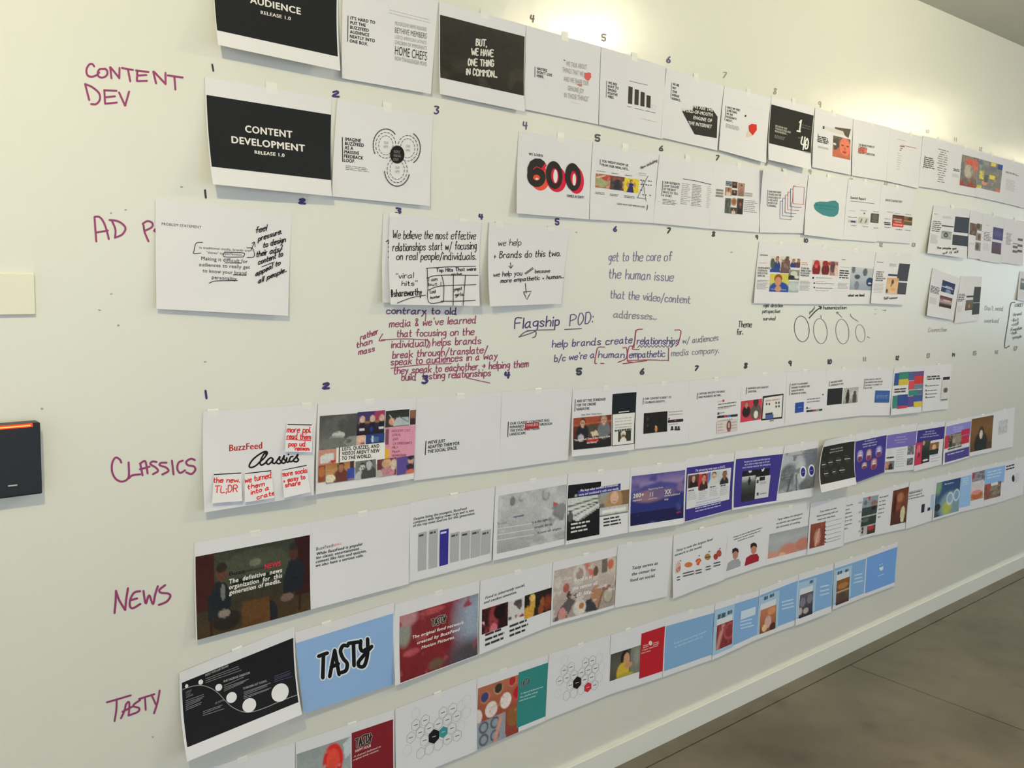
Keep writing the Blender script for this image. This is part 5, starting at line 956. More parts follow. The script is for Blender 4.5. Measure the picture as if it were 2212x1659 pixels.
for x0, y0, x1, y1, b_, sh in [(148,1035,268,1165,'#5c3a34',man(.5,.3,.25,'#d0a08c','#5a3a34','#26201f')), (275,1022,378,1190,'#c03c40',man(.55,.3,.3,'#c08a74','#2a1e1e','#3a2a2c')), (385,1000,520,1130,'#b4c0c4',[('r',0,0,.2,.8,'#5a7ab8')]+man(.5,.3,.25,'#d4b09c','#2a221e','#c4c6c4')), (530,985,625,1125,'#c0c6cc',man(.5,.3,.33,'#8a5c44','#6a4a3a','#2a2a30'))]: pic(s, x0,y0, x1,y1, b_, sh, .12, cell=1.3)
for x, y in [(148,1205),(278,1200),(405,1160),(530,1145)]: greek(s, x,y, x+70,y+14, 1, '#55525c', .5, .1, 2); greek(s, x-5,y+30, x+95,y+110, 5, '#aaa8b0', .3, .3, 4)
greek(s, 225,1345, 535,1405, 4, '#b9b4d8', .35, .1, 8, align='c')
s = mk((1588,974), (1694,963), (1676,1086), (1581,1102), 'violet sheet with two phone pictures, one with a white bird emblem', R5, (.014, .010), tape=(.5,))
fr('G1'); rect(s, 718,840, 1230,1330, '#3d3487'); para(s, ['Because we understand the Internet', "we're able to adapt news to fit and", 'most instantly whatever the emergency.'], 800,885, 1140,840, 24, 34, '#c8c2e4', .03, align='c', up=(2,-24))
pic(s, 795,985, 945,1325, ('#1e1e22','#c4c4c4','#55585a','#3a3c3e','#26282a','#2a2a2c'), [('r',0,0,1,.2,'#1c1c20'), ('e',.5,.35,.08,.14,'#222'), ('e',.5,.05,.1,.03,'#dcdce0')], .2, cell=1.3)
rect(s, 958,965, 1108,1055, '#1c1c20'); rect(s, 960,1052, 1100,1290, '#c8c6cc', 'printed_panel'); rect(s, 1000,1052, 1058,1090, '#26262a')
poly(s, [(1020,955),(1035,965),(1048,945),(1060,942),(1052,955),(1050,972),(1035,985),(1018,985),(1030,975),(1020,968)], '#e0e0e6', 'printed_bird_emblem', 'small white bird emblem')
rect(s, 963,1090, 985,1125, '#4a4850'); rect(s, 963,1240, 985,1270, '#4a4850'); greek(s, 1000,1110, 1085,1130, 2, '#88868e', .4, .2, 3); greek(s, 1000,1240, 1080,1255, 1, '#88868e', .4, .2, 3)
s = mk((1695,963), (1769,950), (1757,1072), (1676,1086), 'grey misty photo sheet with two dark blue discs ringed in white', R5, (.008, .014), tape=(.5,))
fr('G1'); pic(s, 1292,775, 1690,1170, ('#a9abb4','#b0b2ba','#8d9098','#7c7f88','#9a9ca4'), [('e',.8,.2,.25,.3,'#6f7482',.5), ('e',.2,.55,.2,.25,'#666a70',.4), ('e',.55,.6,.15,.4,'#b4b6be',.4), ('l',.3,.6,.25,1,.03,'#50545a'), ('l',.45,.6,.5,1,.03,'#5c6066'), ('e',.75,.9,.2,.15,'#66696f',.3), ('n',6,.58,'#77797f')], .25, cell=1.5)
for cx, cy in [(1518,995), (1618,975)]:
    poly(s, ell(cx,cy,40,74,26), '#dcdce4', 'printed_disc'); poly(s, ell(cx,cy,27,54,24), '#33307e', 'printed_disc'); strokes(s, [[(cx-14,cy+3),(cx+14,cy-3)]], 5, '#a8a6cc', mark=False, name='printed_line')
para(s, ['XX', 'THE'], 1252,1030, 1285,1025, 26, 40, '#9a9ca0', .03); para(s, ['XX', 'messages', 'delivered'], 1312,1020, 1372,1010, 26, 32, '#9a9ca0', .03); para(s, ['the Obama administration'], 1380,808, 1530,785, 14, 10, '#4a4c58', .01)
s = mk((1783,952), (1849,939), (1850,1046), (1774,1064), 'black curling sheet standing out from the wall, its bottom margin lit', R5, (.060, .045), top=(.026, .0), pw=1.7, nu=20, wav=.002, tape=(.85,))
fr('G1'); 
u_, v_ = s.uv(P([(1800,700), (2110,640), (1740,1140)]))
def uvrect(S, u0, v0, u1, v1, m, name, label=None):
    U, V = np.meshgrid(np.linspace(u0, u1, 14), np.linspace(v0, v1, 14)); X = S.p3(U.ravel(), V.ravel(), S.e())-S.org
    return new_obj(name, X, [(j*14+i, (j+1)*14+i, (j+1)*14+i+1, j*14+i+1) for j in range(13) for i in range(13)], m, S.o, label, smooth=True)
uvrect(s, .02, .135, .985, .86, ink('#25241f'), 'printed_black_ground')
for t, x, y in [('a',1765,905),('b',1845,878),('c',1940,855),('d',2045,838),('e',1790,1012),('f',1885,990),('g',1980,970)]:
    pass
para(s, ['Accustomed to the', 'speed of social news'], 1838,735, 1998,705, 20, 34, '#b4b2ac', .03, align='c')
for x, y, w_ in [(1765,905,40),(1845,878,45),(1940,852,55),(2045,835,65),(1790,1012,45),(1885,990,28),(1980,970,60)]:
    poly(s, ell(x,y,34,42,16), '#33332f', 'printed_disc'); strokes(s, [[(x-w_/2,y+3),(x+w_/2,y-4)]], 8, '#c4c2bc', mark=False, name='printed_line')
s = mk((1849,937), (1917,925), (1910,1020), (1845,1044), 'violet sheet with five small round pictures, fifth row', R5, (.010, .008), tape=(.5,))
fr('G2'); rect(s, 200,628, 560,1010, '#3e3585'); para(s, ['A culture of', 'independence to', 'cover the news'], 285,640, 458,605, 20, 32, '#cfc8e6', .03, align='c')
for cx, cy, rx, ry, c in [(252,800,34,62,'#8a88c0'),(357,785,30,60,'#b07a80'),(475,745,36,58,'#7a78c0'),(302,915,32,28,'#a87a60'),(415,895,36,58,'#a86a70')]:
    pic(s, cx-rx,cy-ry, cx+rx,cy+ry, '#3e3585', [('e',.5,.5,.48,.48,c), ('e',.5,.35,.25,.2,'#c0b0c4'), ('e',.5,.75,.3,.2,'#7a3a50')], .2, cell=1.1)
    strokes(s, [[(cx-22,cy+4),(cx+22,cy-4)]], 7, '#dcd8ea', mark=False, name='printed_line')
s = mk((1917,925), (1982,914), (1973,1015), (1910,1021), 'sheet with a lilac heading band over a pale news page', R5, (.006, .006), tape=(.5,))
fr('G2'); rect(s, 580,556, 925,668, '#7468b4'); para(s, ['Dominate the', 'bits most important', 'in world news'], 668,590, 818,572, 20, 32, '#c0bae0', .02, align='c')
pic(s, 825,682, 895,782, '#66666c', [('n',5,.5,'#9a9aa0')], .4, cell=1.1); pic(s, 815,830, 880,905, '#55525c', [('n',5,.5,'#8a8a90')], .4, cell=1.1)
pic(s, 555,870, 655,960, '#8a6a5c', [('e',.25,.4,.2,.4,'#b88a74'), ('e',.6,.7,.25,.4,'#2c2a30'), ('e',.9,.3,.15,.5,'#6a7a84')], .3, cell=1.1); greek(s, 570,810, 660,830, 1, '#3a3840', .6, .1, 4)
greek(s, 690,720, 790,930, 8, '#b9b7c0', .3, .3, 4); greek(s, 580,710, 640,790, 4, '#c4c2cc', .3, .3, 3)
s = mk((1982,918), (2042,909), (2034,1003), (1974,1018), 'sheet with an indigo heading band over red and black phone screens', R5, (.010, .008), tape=(.5,))
fr('G2'); rect(s, 940,500, 1255,592, '#3a3280'); para(s, ['Our social voice', 'is informed by editorial', 'to be able to be sure of the facts'], 975,530, 1198,500, 19, 30, '#c8c2e4', .025, align='c')
pic(s, 920,650, 1000,895, '#c03050', [('e',.4,.35,.2,.25,'#d06a80'), ('e',.45,.55,.12,.12,'#7a2038')], .1, cell=1.2); pic(s, 1002,620, 1078,870, ('#4a4c44','#26302a','#1c201e'), [('e',.5,.88,.3,.04,'#d8d8d4'), ('e',.2,.12,.12,.1,'#c4a080')], .2, cell=1.2)
pic(s, 1085,652, 1188,742, '#8a5a38', [('e',.5,.5,.2,.3,'#d4a890'), ('r',0,.7,1,1,'#3a2c24')], .2, cell=1.2); rect(s, 1085,738, 1182,772, '#26302a'); greek(s, 1100,790, 1210,860, 3, '#b0aeb8', .3, .3, 4)
s = mk((2043,912), (2099,900), (2093,988), (2037,1004), 'sheet with a lilac band, red tiles and an indigo stripe below', R5, (.012, .010), tape=(.5,))
fr('G2'); rect(s, 1285,450, 1572,545, '#8a84cc'); para(s, ['Even our ads are', 'social, a product', 'for the web'], 1368,470, 1488,452, 18, 26, '#c9c6e6', .02, align='c')
rect(s, 1270,565, 1312,705, '#c03048'); pic(s, 1315,550, 1465,690, ('#6a5a50','#55504c'), [('r',0,0,.25,1,'#3a302c'), ('r',.3,.1,.98,.6,'#a89c90'), ('n',5,.5,'#8a8074')], .3, cell=1.2); rect(s, 1465,492, 1558,535, '#b82c44'); rect(s, 1465,565, 1552,640, '#b82c44')
rect(s, 1268,765, 1550,800, '#4a4288'); rect(s, 1420,732, 1450,742, '#33307e'); greek(s, 1300,690, 1540,740, 3, '#c4c2ca', .3, .2, 6)
s = mk((2099,900), (2147,891), (2141,976), (2094,986), 'sheet with a brown photo of a man in a dark suit', R5, (.008, .006), tape=(.5,))
fr('G2'); pic(s, 1588,362, 1845,700, ('#6a4a28','#7a5830','#6f4c28','#5c3e24'), [('e',.48,.8,.3,.35,'#26282a'), ('e',.47,.48,.13,.2,'#3a302a'), ('e',.47,.52,.07,.13,'#cfc4b4'), ('r',.75,.78,.95,.92,'#4a3c34')], .15, cell=1.2, label='brown photo of a suited man')
s = mk((2147,890), (2193,879), (2188,965), (2141,975), 'nearly blank sheet with a faint grey square, last in the fifth row', R5, (.006, .006), tape=(.5,))
fr('G2'); pic(s, 1912,385, 2008,525, '#c4c4cc', [('n',8,.5,'#b0b0ba')], .1, cell=1.2)

# ---------------- sixth row
s = mk((388,1453), (637,1352), (652,1543), (404,1645), 'black sheet with a white curve and six growing white discs', R6, (.046, .044), top=(.004, 0), nu=20, tape=(.48,))
fr('F1'); uvrect(s, .018, .135, .985, .862, ink('#1c1c20'), 'printed_black_ground')
strokes(s, [[(945,830),(1050,795),(1150,785),(1250,815),(1330,870),(1400,945),(1470,1010),(1560,1055),(1640,1070),(1740,1050),(1850,1010),(2000,945),(2160,885)]], 8, '#8d8c90', mark=False, name='printed_curve')
for cx, cy, rx, ry in [(993,792,17,21),(1142,750,25,28),(1332,806,36,38),(1467,912,55,58),(1654,994,72,76),(1980,860,90,98)]: poly(s, ell(cx,cy,rx,ry,30,0,-.15), '#dbd8dc', 'printed_disc')
def slope_lines(S, x0, y0, w_, sl, n, lead, c, wd, R_):
    strokes(S, [[(x0,y0+i*lead),(x0+w_*(1-R_.random()*.25),y0+i*lead+sl*w_)] for i in range(n)], wd, c, mark=False, name='printed_small_text', sm=False)
Rn = random.Random(9)
for t, x0, y0, x1, y1 in [('MOST POPULAR BRAND',1190,690,1435,585), ('WHAT FACEBOOK GENERATION',1380,755,1660,660), ('TO REACHING OUT TO SOCIAL',1588,830,1840,745)]:
    para(s, [t], x0,y0, x1,y1-0, 24, 10, '#a9a8ac', .03)
slope_lines(s, 1192,715, 390,-.34, 3, 20, '#77767a', 7, Rn); slope_lines(s, 1388,785, 260,-.34, 4, 19, '#77767a', 7, Rn); slope_lines(s, 1595,855, 290,-.34, 5, 17, '#77767a', 7, Rn); slope_lines(s, 1915,690, 200,-.3, 4, 19, '#4c4c66', 7, Rn)
para(s, ['LONG BY', 'A CULT', 'ANYTHING'], 982,868, 1058,835, 20, 26, '#8d8c90', .02); slope_lines(s, 982,945, 195,-.34, 6, 20, '#77767a', 7, Rn)
para(s, ['OR MOVIE'], 1290,985, 1385,945, 22, 10, '#8d8c90', .02); slope_lines(s, 1165,1060, 225,-.32, 3, 20, '#77767a', 7, Rn)
s = mk((637,1366), (852,1300), (852,1477), (656,1541), 'light blue sheet with large black brush lettering outlined in white', R6, (.016, .008), tape=(.3,))
fr('F2'); rect(s, 72,540, 958,1000, '#8aabd8', 'printed_blue_ground'); logo(s, 272,490, 765,860, 0, 34, '#d6dae2')
s = mk((853,1305), (1036,1253), (1033,1415), (853,1481), 'dark red and grey food photo sheet with three lines of white text', R6, (.018, .010), tape=(.5,))
fr('F2'); pic(s, 1012,298, 1712,640, ('#7a2c34','#7c2a30','#76242a','#6f2228'), [('g','#7a7c88',.62,.9), ('e',.92,.35,.2,.35,'#8d98ac',1.2), ('e',.85,.95,.25,.25,'#4a444c',.8), ('e',.06,.28,.08,.2,'#8a8a84',.5), ('e',.1,.08,.12,.12,'#a87a80',.5), ('e',.15,.6,.1,.05,'#a84c54',.4), ('e',.45,.9,.1,.08,'#6a5040',.5), ('e',.4,.07,.15,.05,'#a84c54',.4), ('n',7,.68,'#93404a')], .25, cell=2)
logo(s, 1296,282, 1430,385, 0, 9, '#b8b0aa')
para(s, ['The original food network'], 1120,500, 1585,362, 32, 10, '#e0d8d8', .04, up=(6,-30)); para(s, ['created by BuzzFeed'], 1165,548, 1545,425, 32, 10, '#e0d8d8', .04, up=(6,-30)); para(s, ['Motion Pictures.'], 1205,590, 1505,492, 32, 10, '#e0d8d8', .04, up=(6,-30))
s = mk((1038,1254), (1194,1214), (1190,1352), (1035,1414), 'white sheet with three small party photos under two italic lines', R6, (.010, .006), tape=(.5,))
fr('F3'); para(s, ['Food is inherently social,', 'and evokes emotion.'], 203,572, 568,450, 30, 46, BK, .035, up=(8,-28))
pic(s, 175,668, 410,812, ('#3a1c1e','#2e1719'), [('e',.45,.5,.18,.5,'#8a3a40',.5), ('e',.7,.3,.25,.3,'#1f1214'), ('e',.45,.9,.15,.2,'#c06a74'), ('r',0,.5,.12,.62,'#c8b0b0'), ('n',5,.62,'#7a2c34')], .35)
pic(s, 415,598, 560,722, '#c9c4c6', [('e',.6,.2,.25,.15,'#4a4444'), ('e',.7,.4,.15,.15,'#5a5050'), ('e',.15,.85,.08,.08,'#4a4444'), ('e',.5,.85,.07,.06,'#8a5a50'), ('e',.85,.95,.13,.13,'#8a2a2a')], .15)
pic(s, 568,540, 812,668, ('#241f1c','#2a221c'), [('e',.3,.4,.1,.35,'#c09848'), ('e',.28,.2,.1,.15,'#d8b468'), ('e',.15,.8,.2,.3,'#c8983c'), ('e',.65,.5,.07,.2,'#9a5a38'), ('e',.85,.6,.15,.3,'#7a3a24',.6), ('e',.6,.8,.1,.2,'#8a4a30')], .35)
greek(s, 203,878, 380,945, 3, '#3a383a', .45, .2, 3); greek(s, 428,800, 600,862, 3, '#3a383a', .45, .2, 3)
s = mk((1195,1214), (1333,1181), (1327,1313), (1190,1352), 'sheet with a full photo of hands over a crowded pale tabletop', R6, (.008, .008), tape=(.5,))
fr('F3'); pic(s, 838,312, 1405,620, ('#b0a09c','#b8aaa6','#a89894','#9c908c'), [('e',.4,.2,.1,.2,'#c8c0ba'), ('e',.4,.2,.06,.12,'#a08a84'), ('e',.07,.25,.06,.12,'#c4bab4'), ('e',.9,.15,.09,.2,'#c0b4aa'), ('e',.9,.15,.05,.1,'#c46a54'), ('e',.88,.75,.09,.17,'#8a8474'), ('e',.88,.75,.07,.13,'#b0aa9c'), ('e',.68,.7,.09,.2,'#a87c60'), ('l',.5,.0,.62,.3,.05,'#cc7068'), ('e',.2,.4,.05,.09,'#a05a50'), ('e',.66,.22,.04,.1,'#6a5440'), ('r',.76,.02,.84,.28,'#6a625c'), ('p',[(.02,1),(.12,.75),(.25,.6),(.35,.7),(.2,1)],'#5c5458'), ('e',.15,.9,.06,.14,'#c08484'), ('p',[(.52,.75),(.6,.72),(.72,1),(.45,.95)],'#3c3a44'), ('e',.42,.85,.1,.15,'#d0c6be'), ('e',.45,.82,.04,.06,'#b0703c'), ('e',.25,.55,.04,.07,'#5a3a34'), ('e',.35,.6,.03,.05,'#3a3a3c'), ('l',.8,.6,.7,1,.02,'#7a5a40'), ('e',.85,.6,.08,.05,'#8a5c58'), ('n',9,.64,'#c8bcb8')], .25, cell=1.7, label='pale photo of a crowded tabletop')
para(s, ['Food is at'], 1030,415, 1185,375, 34, 10, '#e4dede', .04, up=(4,-34)); para(s, ['the center of'], 1002,492, 1232,435, 34, 10, '#e4dede', .04, up=(4,-34)); para(s, ['all life.'], 1035,548, 1190,515, 34, 10, '#e4dede', .04, up=(4,-34))
s = mk((1335,1177), (1454,1158), (1441,1288), (1328,1313), 'blank white sheet with three bold lines in its centre, sixth row', R6, (.006, .006), tape=(.2,))
fr('E4'); para(s, ['Tasty serves as', 'the center for', 'food on social.'], 1380,1025, 1618,975, 31, 57, BK, .035, align='c', up=(5,-30))
s = mk((1455,1156), (1576,1127), (1562,1252), (1453,1293), 'crumpled-top sheet with five small foods in a rising line', R6, (.008, .008), top=(0, .006), wav=.004, tape=(.5,))
fr('F4'); para(s, ['Tasty is now the largest food', 'network in the world.'], 85,648, 418,540, 25, 42, BK, .035, up=(7,-24))
pic(s, 82,740, 132,830, '#d8d3d1', [('e',.5,.55,.42,.42,'#b07a68'), ('e',.5,.3,.25,.25,'#c49a8c'), ('n',5,.5,'#d0b0a4')], .2, cell=1.1)
poly(s, ell(200,765,36,24,18,0,-.2), '#c8703c'); poly(s, [(262,735),(275,712),(305,705),(320,725),(305,745),(295,770),(272,765),(278,745)], '#c45c34'); strokes(s, [[(275,745),(300,725)]], 8, '#dc9468', mark=False, name='printed_shape')
poly(s, ell(376,692,26,30,16), '#a87c4c'); strokes(s, [[(352,700),(402,690)]], 8, '#4a4a30', mark=False, name='printed_shape'); poly(s, ell(450,690,20,28,14), '#a03c30'); poly(s, ell(480,660,22,32,14), '#b04a3c')
for x, y in [(125,728),(298,682),(390,643),(488,617)]: poly(s, ell(x,y,7,6,8), '#6a6663')
for x, y, w_ in [(95,880,22),(150,845,95),(265,820,52),(360,785,38),(432,752,55)]: strokes(s, [[(x,y),(x+w_,y-w_*.25)], [(x,y+25),(x+w_,y+25-w_*.25)]], 9, '#4a4744', mark=False, name='printed_small_text', sm=False)
s = mk((1576,1127), (1664,1103), (1654,1221), (1562,1251), 'sheet with cut-out photos of two men, one in red', R6, (.006, .006), tape=(.5,))
fr('F4'); para(s, ['Connect to diverse BuzzFeed producers', 'with access to make cooking fun and', 'accessible to everyone.'], 610,520, 875,430, 15, 27, '#33302e', .03, align='c', up=(4,-15))
for cx, cy, c1, c2, sk in [(632,660,'#9a9ca4','#c4c4c8','#b07c6c'), (800,612,'#9c2434','#b83040','#b87c68')]:
    poly(s, [(cx-85,cy+165),(cx-70,cy+90),(cx-30,cy+62),(cx+28,cy+50),(cx+48,cy+80),(cx+45,cy+118)], c1, 'printed_figure'); poly(s, [(cx-26,cy-10),(cx-18,cy-40),(cx+12,cy-45),(cx+28,cy-20),(cx+22,cy+30),(cx-2,cy+62),(cx-22,cy+40)], sk, 'printed_figure')
    poly(s, [(cx-30,cy+2),(cx-28,cy-38),(cx,cy-52),(cx+24,cy-40),(cx+30,cy-5),(cx+16,cy-22),(cx-16,cy-18)], '#2b2422', 'printed_figure')
s = mk((1664,1102), (1750,1085), (1742,1198), (1654,1221), 'sheet with a blurry grey photo of cookies at its bottom', R6, (.008, .008), tape=(.5,))
fr('F4'); para(s, ['Tasty videos are designed', 'so anyone can experience', 'the sensation of cooking.'], 1015,360, 1245,305, 20, 37, '#2c2a2a', .03, align='c', up=(4,-20))
pic(s, 945,485, 1290,620, ('#9a9ca4','#a8aab0','#a0a2a8','#a09c9c'), [('e',.12,1.0,.2,.25,'#c48c7c',.3), ('e',.5,.85,.25,.3,'#c08070',.3), ('e',.88,.72,.2,.25,'#b87868',.3), ('e',.35,1,.1,.15,'#d0a890',.3)], .12, cell=1.5)
s = mk((1751,1086), (1829,1073), (1822,1179), (1743,1199), 'sheet with a reddish photo strip beside a comment column, sixth row', R6, (.006, .006), tape=(.5,))
fr('F4'); para(s, ['Tasty videos are also', 'about connecting with our', 'loved ones over food.'], 1385,292, 1582,245, 18, 37, '#2c2a2a', .03, align='c', up=(4,-18))
pic(s, 1325,395, 1448,585, ('#8a4a3c','#7a3a30'), [('e',.5,.6,.2,.3,'#c08a7c',.6), ('l',.4,.9,.6,.3,.06,'#d0a498'), ('n',4,.6,'#9c5a4c')], .2, cell=1.3)
for i, y in enumerate((370,415,450,488,528,556)): poly(s, ell(1456,y,7,8,8), '#55524f'); strokes(s, [[(1468,y+4),(1605-i*2,y-32)]], 4, '#9a97a0', mark=False, name='printed_line'); 
s = mk((1829,1073), (1899,1059), (1889,1155), (1822,1174), 'sheet with a tall stack of grey and green video stills, sixth row', R6, (.006, .006), tape=(.5,))
fr('G3'); para(s, ['Tasty has', 'more', 'influence', 'than some', 'of our top', 'competitor', 'topics.'], 332,462, 415,440, 18, 41, '#2c2a2e', .03, up=(2,-18))
pic(s, 512,370, 668,725, '#8a9098', [('r',0,0,1,.26,'#8d98a4'), ('p',[(.3,0),(.5,0),(.42,.13)],'#c03440'), ('e',.2,.15,.12,.06,'#66707a'), ('e',.75,.2,.2,.07,'#8a6a5c'), ('r',0,.27,1,.5,'#3e4444'), ('e',.75,.33,.15,.05,'#1f2222'), ('r',0,.5,1,.51,'#c4c4c8'), ('r',0,.52,1,.75,'#333c38'), ('e',.3,.6,.2,.06,'#55605c'), ('r',0,.76,1,1,'#b9b4b0'), ('r',.45,.78,1,1,'#3c3430'), ('e',.7,.84,.2,.06,'#b03438'), ('e',.15,.85,.07,.09,'#2c2c2e')], .3, cell=1.3)
for y in (408, 508, 605, 708): greek(s, 462,y, 500,y+22, 1, '#aaa8b0', .6, .1, 2)
s = mk((1899,1059), (1964,1041), (1955,1142), (1889,1156), 'sheet with a tall brown close-up face photo and white button', R6, (.006, .008), tape=(.5,))
fr('G3'); para(s, ['More popular', 'for Tasty', 'than those', 'where to', 'Disney is', '2015.'], 685,375, 780,350, 18, 42, '#2c2a2e', .03, up=(2,-18))
pic(s, 830,295, 990,620, ('#6a3224','#7a4430','#5a3024','#4a2c22'), [('e',.5,.25,.2,.13,'#a87050',.6), ('e',.4,.5,.2,.1,'#8a4a34',.6), ('e',.75,.72,.15,.2,'#c8bc98'), ('e',.75,.9,.1,.07,'#d4cab0'), ('e',.2,.4,.1,.3,'#3c2018',.5)], .2, cell=1.3)
s = mk((1965,1042), (2023,1029), (2014,1124), (1956,1143), 'sheet with a tiny black and blue bar chart, sixth row', R6, (.006, .006), tape=(.5,))
fr('G3'); greek(s, 1000,290, 1135,312, 1, '#aaa8b4', .5, .1, 4); para(s, ['Tasty was the most', 'popular in original TV', 'for the third time in 2015.'], 995,330, 1165,292, 18, 30, '#2c2a30', .03, up=(2,-17))
rect(s, 1130,440, 1156,518, '#2a2c3a'); rect(s, 1192,475, 1216,500, '#33384c'); rect(s, 1232,338, 1254,490, '#a8bcd8')
s = mk((2023,1029), (2077,1017), (2070,1108), (2014,1124), 'sheet with a dark blue globe photo and two pale rings', R6, (.008, .006), tape=(.5,))
fr('G3'); pic(s, 1290,212, 1545,500, ('#2f4a78','#33507c','#3a5878','#4a6070','#3c4a58'), [('e',.1,.12,.12,.25,'#7a9a7c',.5), ('e',.62,.75,.45,.4,'#7a94a0',.3), ('e',.5,.8,.18,.2,'#a8b058',.6), ('e',.12,.72,.12,.1,'#26303c'), ('o',.6,.55,.12,.16,.2,'#c8d4e4'), ('o',.86,.5,.11,.15,.2,'#c8d4e4'), ('e',.6,.55,.09,.12,'#88a4c0'), ('e',.86,.5,.08,.12,'#7a98bc')], .15, cell=1.3, label='dark blue globe photo')
para(s, ['Big numbers'], 1372,232, 1468,212, 16, 10, '#c8d4e8', .03)
s = mk((2077,1017), (2129,1005), (2125,1094), (2070,1107), 'sheet with a pale blue band beside a cup cake picture', R6, (.006, .006), tape=(.5,))
fr('G3'); rect(s, 1548,150, 1640,450, '#94b6e0'); pic(s, 1665,105, 1795,185, '#8d8a94', [('e',.1,.3,.15,.3,'#c03a50'), ('n',6,.5,'#6a6870')], .25, cell=1.2); pic(s, 1655,205, 1775,370, ('#c9c4cc','#d0c0c0','#b07a60'), [('e',.5,.75,.45,.22,'#b0683c'), ('e',.45,.6,.35,.12,'#d08a80')], .2, cell=1.2)
greek(s, 1565,160, 1625,230, 4, '#c4d6ee', .4, .2, 2)
s = mk((2129,1005), (2173,996), (2165,1083), (2125,1094), 'sheet with a sky blue block above a photo of stacked food', R6, (.006, .006), tape=(.5,))
fr('G3'); rect(s, 1800,70, 2010,200, '#8ab0e2'); greek(s, 1825,85, 1985,140, 3, '#c0d4f0', .4, .2, 4); pic(s, 1792,232, 1960,350, '#9a6a5c', [('e',.2,.5,.25,.5,'#a84c40'), ('e',.65,.5,.3,.4,'#8a8074'), ('n',7,.5,'#6a5a50'), ('r',.4,0,.8,.2,'#d8d6da')], .3, cell=1.2)
s = mk((2173,996), (2218,984), (2209,1068), (2165,1083), 'white sheet with a black lantern-like emblem at the right edge, sixth row', R6, (.006, .006), tape=(.5,))
fr('G3'); greek(s, 2025,25, 2115,60, 2, '#3c3a40', .5, .1, 4); poly(s, ell(2098,165,14,36,14), '#26262c'); poly(s, [(2092,135),(2098,122),(2106,135)], '#26262c'); greek(s, 2122,110, 2160,200, 6, '#aaa8b0', .3, .3, 2)

# ---------------- bottom row
s = mk((400,1674), (637,1604), (640,1760), (404,1850), 'sheet mostly below the frame, under the black disc sheet', R7, (.01, .01), tape=(.5,))
s = mk((639,1603), (852,1532), (853,1700), (642,1772), 'sheet with a grey cocktail photo and deep red panel, bottom row', R7, (.010, .008), tape=(.55,))
fr('F2'); pic(s, 85,1535, 578,1900, ('#8f9698','#9aa0a0','#8d9290'), [('e',.66,.33,.19,.3,'#c8302c'), ('n',7,.72,'#a09a98'), ('e',.66,.3,.12,.18,'#d84a3c'), ('p',[(.85,.1),(1,.0),(1,.3),(.88,.35)],'#c0c6ca')], .15)
rect(s, 580,1345, 955,1700, '#7c222c', 'printed_red_panel'); logo(s, 612,1345, 762,1475, 0, 11, '#a89c98', '#2c1c20')
para(s, ['HAPPY HOUR'], 610,1520, 752,1468, 26, 10, '#dcd0d0', .035, up=(3,-26)); para(s, ['A channel dedicated to', 'original drink content.'], 598,1565, 840,1470, 18, 31, '#dcc8c8', .03, up=(5,-18))
s = mk((854,1531), (1030,1465), (1029,1622), (856,1692), 'sheet with a honeycomb diagram, black and teal cells', R7, (.008, .006), tape=(.5,))
def hexagon(cx, cy, r_, ry): return [(cx+r_*math.sin(k*math.pi/3), cy-ry*math.cos(k*math.pi/3)-math.sin(k*math.pi/3)*r_*.38) for k in range(6)]
fr('F2')
cells = [(1155,1272),(1240,1230),(1400,1160),(1488,1125),(1112,1385),(1195,1340),(1275,1302),(1358,1262),(1440,1225),(1525,1192),(1235,1410),(1480,1300),(1360,1450),(1442,1400),(1528,1368),(1200,1525),(1275,1490)]
strokes(s, [hexagon(a, b_, 42, 52)+[hexagon(a, b_, 42, 52)[0]] for a, b_ in cells], 4, '#a5a3a3', mark=False, name='printed_honeycomb', sm=False)
strokes(s, [hexagon(a, b_, 42, 52)+[hexagon(a, b_, 42, 52)[0]] for a, b_ in [(1155,1170),(1560,1100),(1610,1160),(1560,1280),(1080,1500),(1610,1050)]], 3, '#c6c3c3', mark=False, name='printed_honeycomb', sm=False)
strokes(s, [[(a-16,b_+6),(a+16,b_-6)] for a, b_ in cells[:15] if (a, b_) != (1360, 1450)], 6, '#5c5a5a', mark=False, name='printed_small_text', sm=False)
poly(s, hexagon(1318,1375,54,66), '#1c1c1e', 'printed_hexagon', 'black hexagon'); poly(s, hexagon(1402,1335,42,52), '#3c8c90', 'printed_hexagon', 'teal hexagon'); strokes(s, [[(1302,1380),(1334,1370)], [(1388,1338),(1418,1328)]], 5, '#c9c8c8', mark=False, name='printed_small_text')
s = mk((1031,1465), (1185,1414), (1177,1557), (1028,1620), 'sheet with a baking photo of bowls and tin beside a teal panel', R7, (.008, .008), tape=(.35,))
